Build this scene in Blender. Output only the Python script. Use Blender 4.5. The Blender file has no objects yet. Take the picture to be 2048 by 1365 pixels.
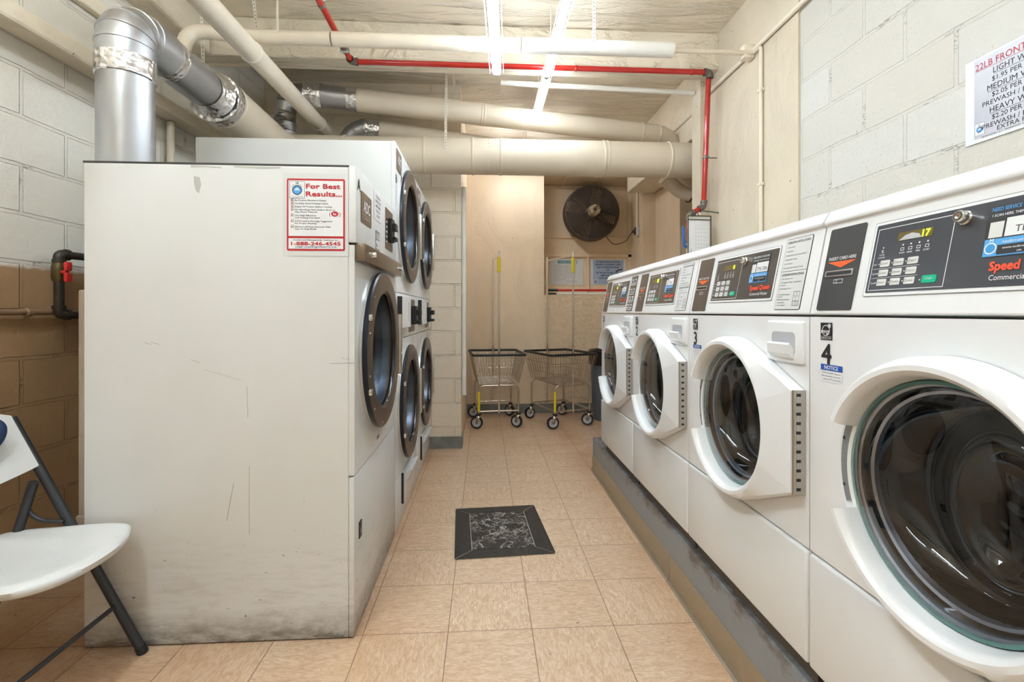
import bpy, bmesh, math, random
from mathutils import Vector as V3, Matrix
R = math.radians
C = bpy.context.scene.collection
sc = bpy.context.scene
random.seed(7)

# ---------------------------------------------------------------- camera, world, exposure
cam_d = bpy.data.cameras.new('camera')
cam_d.sensor_width = 36.0
cam_d.lens = 960 / 2048 * 36.0
cam_d.shift_y = -57.5 / 2048
cam_d.clip_start = 0.02
cam = bpy.data.objects.new('camera', cam_d)
C.objects.link(cam)
cam.location = (0, 0, 1.16)
cam.rotation_euler = (R(90), 0, R(-3.34))
sc.camera = cam
world = bpy.data.worlds.new('world')
sc.world = world
world.use_nodes = True
world.node_tree.nodes['Background'].inputs[0].default_value = (1, 0.97, 0.92, 1)
world.node_tree.nodes['Background'].inputs[1].default_value = 0.3
sc.view_settings.view_transform = 'Standard'
sc.view_settings.look = 'None'
sc.view_settings.gamma = 1
sc.view_settings.exposure = 1.34
TUBE = 17.0            # emission of the added fluorescent tube behind the camera
TUBE_AISLE = 21.0      # and of the tubes over the aisle, set stronger to even the light

# ---------------------------------------------------------------- materials
MATS = {}
def nt(name):
    m = bpy.data.materials.new(name)
    m.use_nodes = True
    t = m.node_tree
    return m, t, t.nodes['Principled BSDF']
def N(t, kind, **kw):
    n = t.nodes.new(kind)
    for k, v in kw.items():
        if k in n.inputs:
            n.inputs[k].default_value = v
        else:
            setattr(n, k, v)
    return n
def L(t, a, b): t.links.new(a, b)
def mixc(t, fac, a, b, mode='MIX'):
    n = t.nodes.new('ShaderNodeMix'); n.data_type = 'RGBA'; n.blend_type = mode
    for sock, v in ((n.inputs[0], fac), (n.inputs[6], a), (n.inputs[7], b)):
        if isinstance(v, bpy.types.NodeSocket): L(t, v, sock)
        else: sock.default_value = v
    return n.outputs[2]
def ramp(t, src, a, b, lo=0.0, hi=1.0):
    n = t.nodes.new('ShaderNodeMapRange')
    L(t, src, n.inputs[0])
    n.inputs[1].default_value = a; n.inputs[2].default_value = b
    n.inputs[3].default_value = lo; n.inputs[4].default_value = hi
    return n.outputs[0]
def mth(t, op, a, b=0.0):
    n = t.nodes.new('ShaderNodeMath'); n.operation = op
    for i, v in enumerate((a, b)):
        if isinstance(v, bpy.types.NodeSocket): L(t, v, n.inputs[i])
        else: n.inputs[i].default_value = v
    return n.outputs[0]
def noise(t, vec, scale, detail=3, rough=0.5, dist=0.0):
    n = N(t, 'ShaderNodeTexNoise', Scale=scale, Detail=detail, Roughness=rough, Distortion=dist)
    if vec is not None: L(t, vec, n.inputs['Vector'])
    return n.outputs['Fac']
def obj_co(t): return t.nodes.new('ShaderNodeTexCoord').outputs['Object']
def scaled(t, co, s):
    n = N(t, 'ShaderNodeMapping'); n.inputs['Scale'].default_value = s
    L(t, co, n.inputs[0]); return n.outputs[0]
def bump(t, bsdf, h, strength, dist=0.01, prev=None):
    n = N(t, 'ShaderNodeBump', Strength=strength, Distance=dist)
    L(t, h, n.inputs['Height'])
    if prev is not None: L(t, prev, n.inputs['Normal'])
    L(t, n.outputs[0], bsdf.inputs['Normal'])
    return n.outputs[0]
def c4(c): return (c[0], c[1], c[2], 1)
def pm(name, col, rough=0.5, metal=0.0, var=0.0, vscale=8, bmp=0.0, bscale=60, emit=0, spec=None, coat=0.0, col2=None):
    if name in MATS: return MATS[name]
    m, t, b = nt(name)
    b.inputs['Base Color'].default_value = c4(col)
    b.inputs['Roughness'].default_value = rough
    b.inputs['Metallic'].default_value = metal
    if spec is not None: b.inputs['Specular IOR Level'].default_value = spec
    if coat: b.inputs['Coat Weight'].default_value = coat; b.inputs['Coat Roughness'].default_value = 0.08
    if emit:
        b.inputs['Emission Color'].default_value = c4(col); b.inputs['Emission Strength'].default_value = emit
    co = obj_co(t)
    if var or col2:
        f = ramp(t, noise(t, co, vscale, 4, 0.6), 0.35, 0.65)
        dark = col2 if col2 else tuple(c * (1 - var) for c in col)
        L(t, mixc(t, f, c4(col), c4(dark)), b.inputs['Base Color'])
    if bmp: bump(t, b, noise(t, co, bscale, 3), bmp, 0.004)
    MATS[name] = m
    return m

CREAM = (0.80, 0.68, 0.52)
def concrete_mat(name, col, stretch=(1, 1, 1), strength=0.5, pits=True, big=5.0):
    m, t, b = nt(name)
    co = obj_co(t); sc_ = scaled(t, co, stretch)
    n1 = noise(t, sc_, big, 5, 0.6, 0.6); n2 = noise(t, sc_, 45, 3)
    base = mixc(t, ramp(t, n1, 0.35, 0.7), c4(col), c4(tuple(c * 0.86 for c in col)))
    if pits:
        p = noise(t, co, 38, 2); pf = ramp(t, p, 0.735, 0.76)
        base = mixc(t, pf, base, c4((0.22, 0.15, 0.09)))
    L(t, base, b.inputs['Base Color'])
    b.inputs['Roughness'].default_value = 0.55
    ridg = ramp(t, n1, 0.45, 0.6)
    a = bump(t, b, ridg, strength, 0.02)
    bump(t, b, n2, 0.35, 0.004, a)
    return m
def block_mat(name, axis, col, low=None, zsplit=1.35, off=(0, 0), rough_b=0.5, col_b=None, pit=0.70, mort=1.0):
    m, t, b = nt(name)
    co = obj_co(t)
    sp = t.nodes.new('ShaderNodeSeparateXYZ'); L(t, co, sp.inputs[0])
    wob = noise(t, co, 3.0, 3)
    u = mth(t, 'ADD', sp.outputs['Y' if axis == 'x' else 'X'], off[0])
    v = mth(t, 'ADD', mth(t, 'ADD', sp.outputs['Z'], off[1]), ramp(t, wob, 0, 1, -0.012, 0.012))
    cb = t.nodes.new('ShaderNodeCombineXYZ'); L(t, u, cb.inputs[0]); L(t, v, cb.inputs[1])
    br = N(t, 'ShaderNodeTexBrick', Scale=1.0)
    br.inputs['Mortar Size'].default_value = 0.009
    br.inputs['Mortar Smooth'].default_value = 0.25
    br.inputs['Brick Width'].default_value = 0.406
    br.inputs['Row Height'].default_value = 0.203
    br.inputs['Color1'].default_value = (0.0, 0.0, 0.0, 1); br.inputs['Color2'].default_value = (1, 1, 1, 1)
    br.inputs['Mortar'].default_value = (0.5, 0.5, 0.5, 1)
    L(t, cb.outputs[0], br.inputs['Vector'])
    wall = mixc(t, br.outputs['Color'], c4(col), c4(col_b or tuple(c * 0.95 for c in col)))
    if low:
        z = mth(t, 'ADD', sp.outputs['Z'], ramp(t, noise(t, co, 30, 3), 0, 1, -0.01, 0.01))
        f = ramp(t, z, zsplit - 0.008, zsplit + 0.008)
        lowc = mixc(t, ramp(t, noise(t, co, 2.5, 3), 0.3, 0.7), c4(low), c4(tuple(c * 0.75 for c in low)))
        wall = mixc(t, f, lowc, wall)
    # thin cracks in some joints and pits in the blocks
    crack = mth(t, 'MULTIPLY', br.outputs['Fac'], ramp(t, noise(t, co, 7, 4), 0.56, 0.64))
    thin = mth(t, 'MULTIPLY', crack, ramp(t, noise(t, scaled(t, co, (1, 1, 3)), 60, 2), 0.5, 0.6))
    wall = mixc(t, mth(t, 'MULTIPLY', thin, 0.75), wall, c4(tuple(c * 0.35 for c in (low or col))))
    pits = mth(t, 'MULTIPLY', ramp(t, noise(t, co, 110, 3, 0.7), pit, pit + 0.04), ramp(t, noise(t, co, 2.2, 2), 0.42, 0.55))
    wall = mixc(t, mth(t, 'MULTIPLY', pits, 0.6), wall, c4((0.25, 0.2, 0.15)))
    wall = mixc(t, mth(t, 'MULTIPLY', br.outputs['Fac'], 0.06 * mort), wall, c4(tuple(c * 0.4 for c in (low or col))))
    L(t, wall, b.inputs['Base Color'])
    b.inputs['Roughness'].default_value = rough_b
    inv = ramp(t, br.outputs['Fac'], 0, 1, 1, 0)
    a = bump(t, b, inv, mort, 0.018 * mort)
    a = bump(t, b, noise(t, co, 28, 4, 0.6), 0.45, 0.010, a)
    bump(t, b, noise(t, co, 130, 2), 0.35, 0.004, a)
    return m
def floor_mat():
    m, t, b = nt('vinyl_tile')
    co = obj_co(t)
    sp = t.nodes.new('ShaderNodeSeparateXYZ'); L(t, co, sp.inputs[0])
    T = 0.3048
    x = mth(t, 'SUBTRACT', sp.outputs[0], 0.175 - 40 * T); y = mth(t, 'SUBTRACT', sp.outputs[1], 1.751 - 40 * T)
    fx = mth(t, 'FRACT', mth(t, 'DIVIDE', x, T)); fy = mth(t, 'FRACT', mth(t, 'DIVIDE', y, T))
    dx = mth(t, 'MINIMUM', fx, mth(t, 'SUBTRACT', 1.0, fx)); dy = mth(t, 'MINIMUM', fy, mth(t, 'SUBTRACT', 1.0, fy))
    d = mth(t, 'MINIMUM', dx, dy)
    line = ramp(t, d, 0.003, 0.0075, 1, 0)
    ix = mth(t, 'FLOOR', mth(t, 'DIVIDE', x, T)); iy = mth(t, 'FLOOR', mth(t, 'DIVIDE', y, T))
    chk = mth(t, 'MODULO', mth(t, 'ADD', ix, iy), 2.0)
    cid = t.nodes.new('ShaderNodeCombineXYZ'); L(t, ix, cid.inputs[0]); L(t, iy, cid.inputs[1])
    wn = N(t, 'ShaderNodeTexWhiteNoise'); L(t, cid.outputs[0], wn.inputs['Vector'])
    n1 = noise(t, scaled(t, co, (1.0, 3.4, 1)), 20, 5, 0.7, 1.6)
    n2 = noise(t, scaled(t, co, (3.4, 1.0, 1)), 20, 5, 0.7, 1.6)
    st = mixc(t, chk, n1, n2)
    base = mixc(t, ramp(t, st, 0.38, 0.62), c4((0.74, 0.575, 0.42)), c4((0.52, 0.345, 0.215)))
    base = mixc(t, ramp(t, wn.outputs['Value'], 0, 1, 0, 0.18), base, c4((0.50, 0.33, 0.21)))
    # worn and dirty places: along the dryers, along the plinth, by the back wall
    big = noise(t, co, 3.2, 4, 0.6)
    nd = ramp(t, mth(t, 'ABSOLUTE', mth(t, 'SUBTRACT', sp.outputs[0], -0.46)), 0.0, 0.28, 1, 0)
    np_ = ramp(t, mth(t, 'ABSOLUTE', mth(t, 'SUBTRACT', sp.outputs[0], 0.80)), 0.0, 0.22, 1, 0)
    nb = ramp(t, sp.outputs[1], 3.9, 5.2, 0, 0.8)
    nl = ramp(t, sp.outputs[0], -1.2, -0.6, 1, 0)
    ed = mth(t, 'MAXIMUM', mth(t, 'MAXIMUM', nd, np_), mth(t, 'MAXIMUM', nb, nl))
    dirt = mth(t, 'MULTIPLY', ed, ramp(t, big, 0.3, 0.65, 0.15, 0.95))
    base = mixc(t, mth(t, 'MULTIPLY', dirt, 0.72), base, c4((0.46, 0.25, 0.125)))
    spots = mth(t, 'MULTIPLY', ramp(t, noise(t, co, 30, 2), 0.73, 0.76), ramp(t, big, 0.45, 0.6))
    base = mixc(t, mth(t, 'MULTIPLY', spots, 0.8), base, c4((0.05, 0.035, 0.025)))
    L(t, mixc(t, mth(t, 'MULTIPLY', line, 0.72), base, c4((0.12, 0.07, 0.04))), b.inputs['Base Color'])
    L(t, ramp(t, big, 0.3, 0.7, 0.28, 0.5), b.inputs['Roughness'])
    a = bump(t, b, ramp(t, line, 0, 1, 1, 0), 0.3, 0.002)
    bump(t, b, noise(t, co, 12, 2), 0.12, 0.004, a)
    return m
def enamel_dirty():
    """white enamel dryer panels: scuffs and grime of their own, thickest near the floor"""
    m, t, b = nt('scuffed_enamel')
    co = obj_co(t)
    sp = t.nodes.new('ShaderNodeSeparateXYZ'); L(t, co, sp.inputs[0])
    z = sp.outputs[2]
    base = mixc(t, ramp(t, noise(t, co, 1.6, 3), 0.35, 0.65), c4((0.72, 0.725, 0.72)), c4((0.67, 0.67, 0.65)))
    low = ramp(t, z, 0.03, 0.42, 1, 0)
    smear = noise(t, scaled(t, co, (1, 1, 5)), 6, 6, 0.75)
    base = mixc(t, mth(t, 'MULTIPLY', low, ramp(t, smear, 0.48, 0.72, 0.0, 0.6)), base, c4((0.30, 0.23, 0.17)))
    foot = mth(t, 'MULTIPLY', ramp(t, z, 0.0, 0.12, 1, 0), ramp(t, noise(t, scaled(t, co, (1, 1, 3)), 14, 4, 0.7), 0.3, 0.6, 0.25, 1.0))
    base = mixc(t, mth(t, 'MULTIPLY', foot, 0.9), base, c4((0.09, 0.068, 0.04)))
    scr = noise(t, scaled(t, co, (1, 1, 14)), 9, 5, 0.8, 0.3)
    sf = mth(t, 'MULTIPLY', ramp(t, scr, 0.70, 0.73), ramp(t, z, 0.15, 1.1, 1.0, 0.15))
    base = mixc(t, mth(t, 'MULTIPLY', sf, 0.6), base, c4((0.2, 0.18, 0.16)))
    dots = mth(t, 'MULTIPLY', ramp(t, noise(t, scaled(t, co, (1, 1, 1.8)), 38, 3), 0.70, 0.72), ramp(t, mth(t, 'ADD', z, ramp(t, noise(t, co, 4, 2), 0, 1, -0.25, 0.25)), 0.05, 0.5, 1.0, 0.0))
    base = mixc(t, dots, base, c4((0.08, 0.07, 0.05)))
    L(t, base, b.inputs['Base Color'])
    b.inputs['Roughness'].default_value = 0.32
    bump(t, b, noise(t, co, 3.0, 2), 0.10, 0.01)
    return m
def galvanised(name='galvanised_steel', col=(0.50, 0.51, 0.53), rough=0.36, streak=(30, 30, 2)):
    m, t, b = nt(name)
    co = obj_co(t)
    n = noise(t, co, 14, 4, 0.6)
    L(t, mixc(t, ramp(t, n, 0.3, 0.7), c4(col), c4(tuple(c * 0.93 for c in col))), b.inputs['Base Color'])
    b.inputs['Metallic'].default_value = 0.95
    L(t, ramp(t, noise(t, co, 3, 2), 0.3, 0.7, rough, rough + 0.08), b.inputs['Roughness'])
    return m
def foil_mat():
    m, t, b = nt('foil_tape')
    co = obj_co(t)
    b.inputs['Base Color'].default_value = (0.8, 0.8, 0.82, 1); b.inputs['Metallic'].default_value = 0.95
    b.inputs['Roughness'].default_value = 0.22
    v = N(t, 'ShaderNodeTexVoronoi', Scale=38.0); L(t, co, v.inputs['Vector'])
    a = bump(t, b, v.outputs['Distance'], 0.8, 0.008)
    bump(t, b, noise(t, co, 60, 3), 0.5, 0.004, a)
    return m
def thin_glass(name, tint, ior=1.5, gloss=(1, 1, 1)):
    m = bpy.data.materials.new(name); m.use_nodes = True
    t = m.node_tree; t.nodes.clear()
    out = t.nodes.new('ShaderNodeOutputMaterial'); mx = t.nodes.new('ShaderNodeMixShader')
    tr = t.nodes.new('ShaderNodeBsdfTransparent'); gl = t.nodes.new('ShaderNodeBsdfGlossy')
    lw = t.nodes.new('ShaderNodeLayerWeight'); lw.inputs[0].default_value = 0.5
    f0 = ior
    fac = mth(t, 'MULTIPLY', mth(t, 'POWER', lw.outputs['Facing'], 4.0), 1 - f0); fac = mth(t, 'ADD', fac, f0)
    tr.inputs[0].default_value = c4(tint); gl.inputs[0].default_value = c4(gloss); gl.inputs['Roughness'].default_value = 0.015
    L(t, fac, mx.inputs[0]); L(t, tr.outputs[0], mx.inputs[1]); L(t, gl.outputs[0], mx.inputs[2])
    L(t, mx.outputs[0], out.inputs[0])
    return m
def worn_patch():
    m, t, b = nt('worn_black_patch')
    co = obj_co(t)
    a = noise(t, co, 11, 3, 0.5, 1.0); ring = mth(t, 'ABSOLUTE', mth(t, 'SUBTRACT', a, 0.5))
    f = ramp(t, ring, 0.006, 0.02, 1, 0)
    f2 = mth(t, 'MULTIPLY', ramp(t, noise(t, co, 70, 3, 0.7), 0.5, 0.62), ramp(t, noise(t, co, 9, 2), 0.4, 0.6))
    f = mth(t, 'MAXIMUM', mth(t, 'MULTIPLY', f, 0.95), mth(t, 'MULTIPLY', f2, 0.9))
    L(t, mixc(t, f, c4((0.008, 0.009, 0.010)), c4((0.34, 0.33, 0.30))), b.inputs['Base Color'])
    L(t, ramp(t, f, 0, 1, 0.3, 0.7), b.inputs['Roughness'])
    bump(t, b, noise(t, co, 25, 3), 0.5, 0.006)
    return m
def plinth_paint():
    m, t, b = nt('chipped_grey_paint')
    co = obj_co(t)
    n = noise(t, scaled(t, co, (1, 1, 1.5)), 7, 6, 0.7)
    sp = t.nodes.new('ShaderNodeSeparateXYZ'); L(t, co, sp.inputs[0])
    up = ramp(t, sp.outputs[2], 0.17, 0.24, 0.0, 0.20)
    f = ramp(t, mth(t, 'ADD', n, up), 0.60, 0.76)
    L(t, mixc(t, f, c4((0.25, 0.27, 0.285)), c4((0.12, 0.10, 0.085))), b.inputs['Base Color'])
    b.inputs['Roughness'].default_value = 0.4
    bump(t, b, n, 0.5, 0.008)
    return m

M = {}
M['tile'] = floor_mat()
M['ceil'] = concrete_mat('ceiling_concrete', (0.86, 0.765, 0.61), (0.5, 2.2, 1), 0.9, False, 4.0)
M['beam'] = concrete_mat('beam_concrete', (0.86, 0.76, 0.60), (1, 1, 1), 0.25, True, 3.0)
M['plaster'] = concrete_mat('plaster_wall', (0.70, 0.605, 0.465), (1, 1, 0.6), 0.18, True, 3.0)
M['plaster2'] = concrete_mat('alcove_plaster', (0.87, 0.71, 0.515), (1, 1, 0.5), 0.15, True, 3.0)
M['rough'] = concrete_mat('rough_alcove_concrete', (0.88, 0.70, 0.48), (1, 1, 1), 0.45, False, 22.0)
M['blk_l'] = block_mat('left_block_wall', 'x', (0.84, 0.80, 0.71), (0.52, 0.33, 0.175), 1.35, (0.1, 0.05), 0.36)
M['blk_r'] = block_mat('right_block_wall', 'x', (0.62, 0.585, 0.51), None, 0, (0.25, 0.09), 0.6, (0.64, 0.625, 0.58), 0.64, 0.6)
M['blk_b'] = block_mat('back_block_wall', 'y', (0.86, 0.75, 0.60), None, 0, (0.05, 0.02), 0.6)
M['grey_base'] = pm('grey_base_paint', (0.26, 0.27, 0.25), 0.45, var=0.3, vscale=12, bmp=0.3)
M['enamel'] = pm('washer_enamel', (0.81, 0.815, 0.82), 0.22, coat=0.3)
M['enamel_d'] = pm('washer_panel_enamel', (0.78, 0.785, 0.785), 0.28, coat=0.2, var=0.03, vscale=3)
M['plastic_w'] = pm('white_plastic', (0.80, 0.81, 0.82), 0.28, coat=0.2)
M['scuffed'] = enamel_dirty()
M['dryer_w'] = pm('dryer_front_enamel', (0.74, 0.74, 0.73), 0.3, var=0.08, vscale=5)
M['bronze'] = pm('bronze_door_ring', (0.17, 0.135, 0.11), 0.36, 0.75, var=0.15, vscale=20)
M['brown_panel'] = pm('brown_anodised_panel', (0.22, 0.165, 0.115), 0.35, 0.55, var=0.1)
M['black'] = pm('black_rubber', (0.015, 0.016, 0.018), 0.45)
M['blackgloss'] = pm('black_gloss', (0.01, 0.011, 0.014), 0.12)
M['navy'] = pm('door_rim_dark', (0.02, 0.024, 0.034), 0.3, 0.4)
M['steel'] = pm('drum_steel', (0.40, 0.45, 0.54), 0.28, 0.95)
M['dsteel'] = pm('dark_door_throat', (0.09, 0.115, 0.155), 0.3, 0.9)
M['plateg'] = pm('grey_handle_plate', (0.22, 0.23, 0.24), 0.4)
M['drum'] = pm('dark_drum_steel', (0.07, 0.075, 0.085), 0.3, 0.9)
M['chrome'] = pm('chrome', (0.78, 0.78, 0.77), 0.14, 1.0)
M['cartwire'] = pm('cart_chrome', (0.58, 0.53, 0.46), 0.25, 0.9)
M['hingem'] = pm('hinge_steel', (0.55, 0.53, 0.49), 0.3, 0.95)
M['galv'] = galvanised()
M['galv2'] = galvanised('flexible_duct_steel', (0.42, 0.41, 0.40), 0.3)
M['cove'] = galvanised('cove_strip_metal', (0.50, 0.47, 0.39), 0.38)
M['foil'] = foil_mat()
M['duct'] = pm('cream_duct_paint', (0.72, 0.625, 0.49), 0.42, var=0.06, vscale=3, bmp=0.08, bscale=20)
M['pipe'] = pm('cream_pipe_paint', (0.84, 0.745, 0.60), 0.45, var=0.08, vscale=6, bmp=0.35, bscale=30)
M['pipe_w'] = pm('off_white_pipe_wrap', (0.86, 0.83, 0.76), 0.5, var=0.06, vscale=7, bmp=0.3, bscale=40)
M['strap'] = pm('cream_strap_paint', (0.80, 0.74, 0.62), 0.5)
M['red'] = pm('red_pipe_paint', (0.50, 0.014, 0.008), 0.22, coat=0.4, var=0.12, vscale=6)
M['redsign'] = pm('sign_red', (0.50, 0.02, 0.03), 0.4)
M['fitting'] = pm('grey_iron_fitting', (0.17, 0.145, 0.125), 0.4, 0.4, bmp=0.2)
M['iron'] = pm('black_iron_pipe', (0.055, 0.042, 0.032), 0.42, 0.3, var=0.3, vscale=20, bmp=0.3)
M['brass'] = pm('aged_brass', (0.12, 0.095, 0.04), 0.4, 0.7)
M['brownp'] = pm('brown_pipe_paint', (0.30, 0.19, 0.11), 0.4)
M['housing'] = pm('white_fixture_enamel', (0.82, 0.83, 0.85), 0.25)
M['tube'] = pm('added_fill_tube', (0.79, 0.90, 1.0), 0.4, emit=TUBE)  # tube of the added lamp behind the camera on the left
M['tube_b'] = pm('bright_fluorescent_tube', (0.79, 0.90, 1.0), 0.4, emit=TUBE_AISLE)
M['tube_c'] = pm('strong_fluorescent_tube', (0.79, 0.90, 1.0), 0.4, emit=26.0)
M['tube_e'] = pm('added_alcove_tube', (0.88, 0.93, 1.0), 0.4, emit=42.0)  # tube of the added alcove lamp, strong to lift the alcove
M['tube_d'] = pm('added_dim_tube', (0.79, 0.90, 1.0), 0.4, emit=7.0)  # tube of the added right-hand lamps, dimmed to spare the right wall
M['tubecap'] = pm('tube_end_cap', (0.5, 0.5, 0.5), 0.3, 0.8)
M['paper'] = pm('white_paper', (0.78, 0.79, 0.80), 0.35)
M['paper_g'] = pm('light_grey_label', (0.66, 0.67, 0.66), 0.4)
M['ink'] = pm('black_ink', (0.02, 0.02, 0.022), 0.5)
M['greyink'] = pm('grey_ink', (0.25, 0.25, 0.26), 0.5)
M['whiteink'] = pm('white_ink', (0.80, 0.80, 0.80), 0.5)
M['blueink'] = pm('navy_ink', (0.03, 0.05, 0.16), 0.5)
M['notice'] = pm('notice_blue', (0.02, 0.10, 0.45), 0.4)
M['logoblue'] = pm('logo_blue', (0.05, 0.30, 0.62), 0.4)
M['stickblue'] = pm('sticker_blue', (0.10, 0.38, 0.75), 0.3)
M['teal'] = pm('teal_heading', (0.06, 0.30, 0.40), 0.4)
M['paleblue'] = pm('pale_blue_poster', (0.42, 0.52, 0.70), 0.4)
M['silverposter'] = pm('silver_grey_poster', (0.60, 0.60, 0.65), 0.3, col2=(0.52, 0.52, 0.58), vscale=4)
M['fascia4'] = pm('slate_control_panel', (0.065, 0.070, 0.082), 0.22, coat=0.3)
M['fascia'] = pm('brown_grey_control_panel', (0.088, 0.075, 0.066), 0.25, coat=0.3)
M['slotp'] = pm('brown_card_panel', (0.105, 0.08, 0.062), 0.3)
M['slotp4'] = pm('charcoal_card_panel', (0.060, 0.060, 0.063), 0.3)
M['orange'] = pm('orange_print', (0.85, 0.13, 0.03), 0.4)
M['sqred'] = pm('orange_red_logo', (0.82, 0.09, 0.04), 0.4)
M['green'] = pm('green_start_button', (0.0, 0.45, 0.25), 0.3)
M['lcd'] = pm('amber_display', (0.16, 0.12, 0.04), 0.2)
M['led'] = pm('lit_green_digit', (0.45, 0.75, 0.02), 0.4, emit=1.5)
M['key'] = pm('pale_key', (0.68, 0.68, 0.66), 0.4)
M['teal_glass'] = pm('teal_glass_rim', (0.10, 0.24, 0.22), 0.15)
M['glass'] = thin_glass('clear_door_glass', (0.86, 0.88, 0.90), 0.03)
M['bowl'] = thin_glass('dark_glass_bowl', (0.05, 0.052, 0.06), 0.05)
M['dglass'] = thin_glass('dryer_door_glass', (0.55, 0.55, 0.56), 0.07)
M['chair_w'] = pm('white_chair_plastic', (0.72, 0.73, 0.73), 0.42, bmp=0.15, bscale=150, var=0.05)
M['chair_t'] = pm('charcoal_tube', (0.045, 0.048, 0.055), 0.35, 0.3)
M['cloth'] = pm('navy_blue_fabric', (0.015, 0.045, 0.13), 0.55, bmp=0.2)
M['fan'] = pm('dusty_fan_wire', (0.10, 0.075, 0.055), 0.6, 0.2)
M['fanblade'] = pm('dusty_fan_blade', (0.045, 0.035, 0.03), 0.6)
M['fanm'] = pm('dirty_motor_housing', (0.55, 0.44, 0.28), 0.4, 0.2, col2=(0.12, 0.085, 0.05), vscale=25)
M['cord'] = pm('brown_cord', (0.06, 0.045, 0.03), 0.5)
M['yellow'] = pm('yellow_tag', (0.80, 0.66, 0.02), 0.45)
M['bin'] = pm('blue_grey_bin', (0.11, 0.14, 0.18), 0.5)
M['bag'] = pm('black_bin_bag', (0.012, 0.012, 0.013), 0.25, bmp=0.8, bscale=25)
M['wheel'] = pm('grey_wheel', (0.48, 0.49, 0.52), 0.4)
M['patch'] = worn_patch()
M['tape'] = pm('black_tape_frame', (0.013, 0.015, 0.018), 0.35, var=0.4, vscale=30, bmp=0.3)
M['tapegap'] = pm('taped_joint', (0.45, 0.41, 0.34), 0.6)
M['plinth'] = plinth_paint()
M['blueh'] = pm('blue_lever', (0.02, 0.14, 0.50), 0.35)
M['redh'] = pm('red_valve_handle', (0.65, 0.03, 0.03), 0.35)
M['clear'] = pm('clipboard_backing', (0.62, 0.60, 0.55), 0.3)
M['cardb'] = pm('tan_metal_cover', (0.42, 0.35, 0.27), 0.45, var=0.2)
M['bareprimer'] = pm('bare_grey_primer', (0.45, 0.45, 0.41), 0.5)
M['scuffmark'] = pm('scuff_mark_grey', (0.36, 0.36, 0.34), 0.5)
M['seam'] = pm('dark_seam', (0.05, 0.045, 0.04), 0.6)
M['panelp'] = pm('painted_window_board', (0.92, 0.74, 0.52), 0.5, var=0.1, vscale=4, bmp=0.1)
M['base_dark'] = pm('washer_base_frame', (0.10, 0.085, 0.07), 0.6)  # dark colour of the recessed base under the cabinet

# ---------------------------------------------------------------- mesh builder
class Fr:
    """a flat frame: origin, right axis, up axis; its normal is right x up"""
    def __init__(s, o, u=(1, 0, 0), v=(0, 0, 1)):
        s.o = V3(o); s.u = V3(u).normalized(); s.v = V3(v).normalized(); s.n = s.u.cross(s.v)
    def p(s, a, b, c=0.0): return s.o + s.u * a + s.v * b + s.n * c
TXT = {}
def text_geo(s, bold, shear=0.0):
    k = (s, bold, shear)
    if k not in TXT:
        cu = bpy.data.curves.new('t', 'FONT'); cu.body = s; cu.offset = bold; cu.resolution_u = 2; cu.shear = shear
        ob = bpy.data.objects.new('t', cu)
        me = ob.to_mesh()
        vs = [tuple(v.co) for v in me.vertices]; fs = [tuple(p.vertices) for p in me.polygons]
        ob.to_mesh_clear(); bpy.data.objects.remove(ob); bpy.data.curves.remove(cu)
        xs = [v[0] for v in vs] or [0, 0]
        TXT[k] = (vs, fs, min(xs), max(xs))
    return TXT[k]
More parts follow.
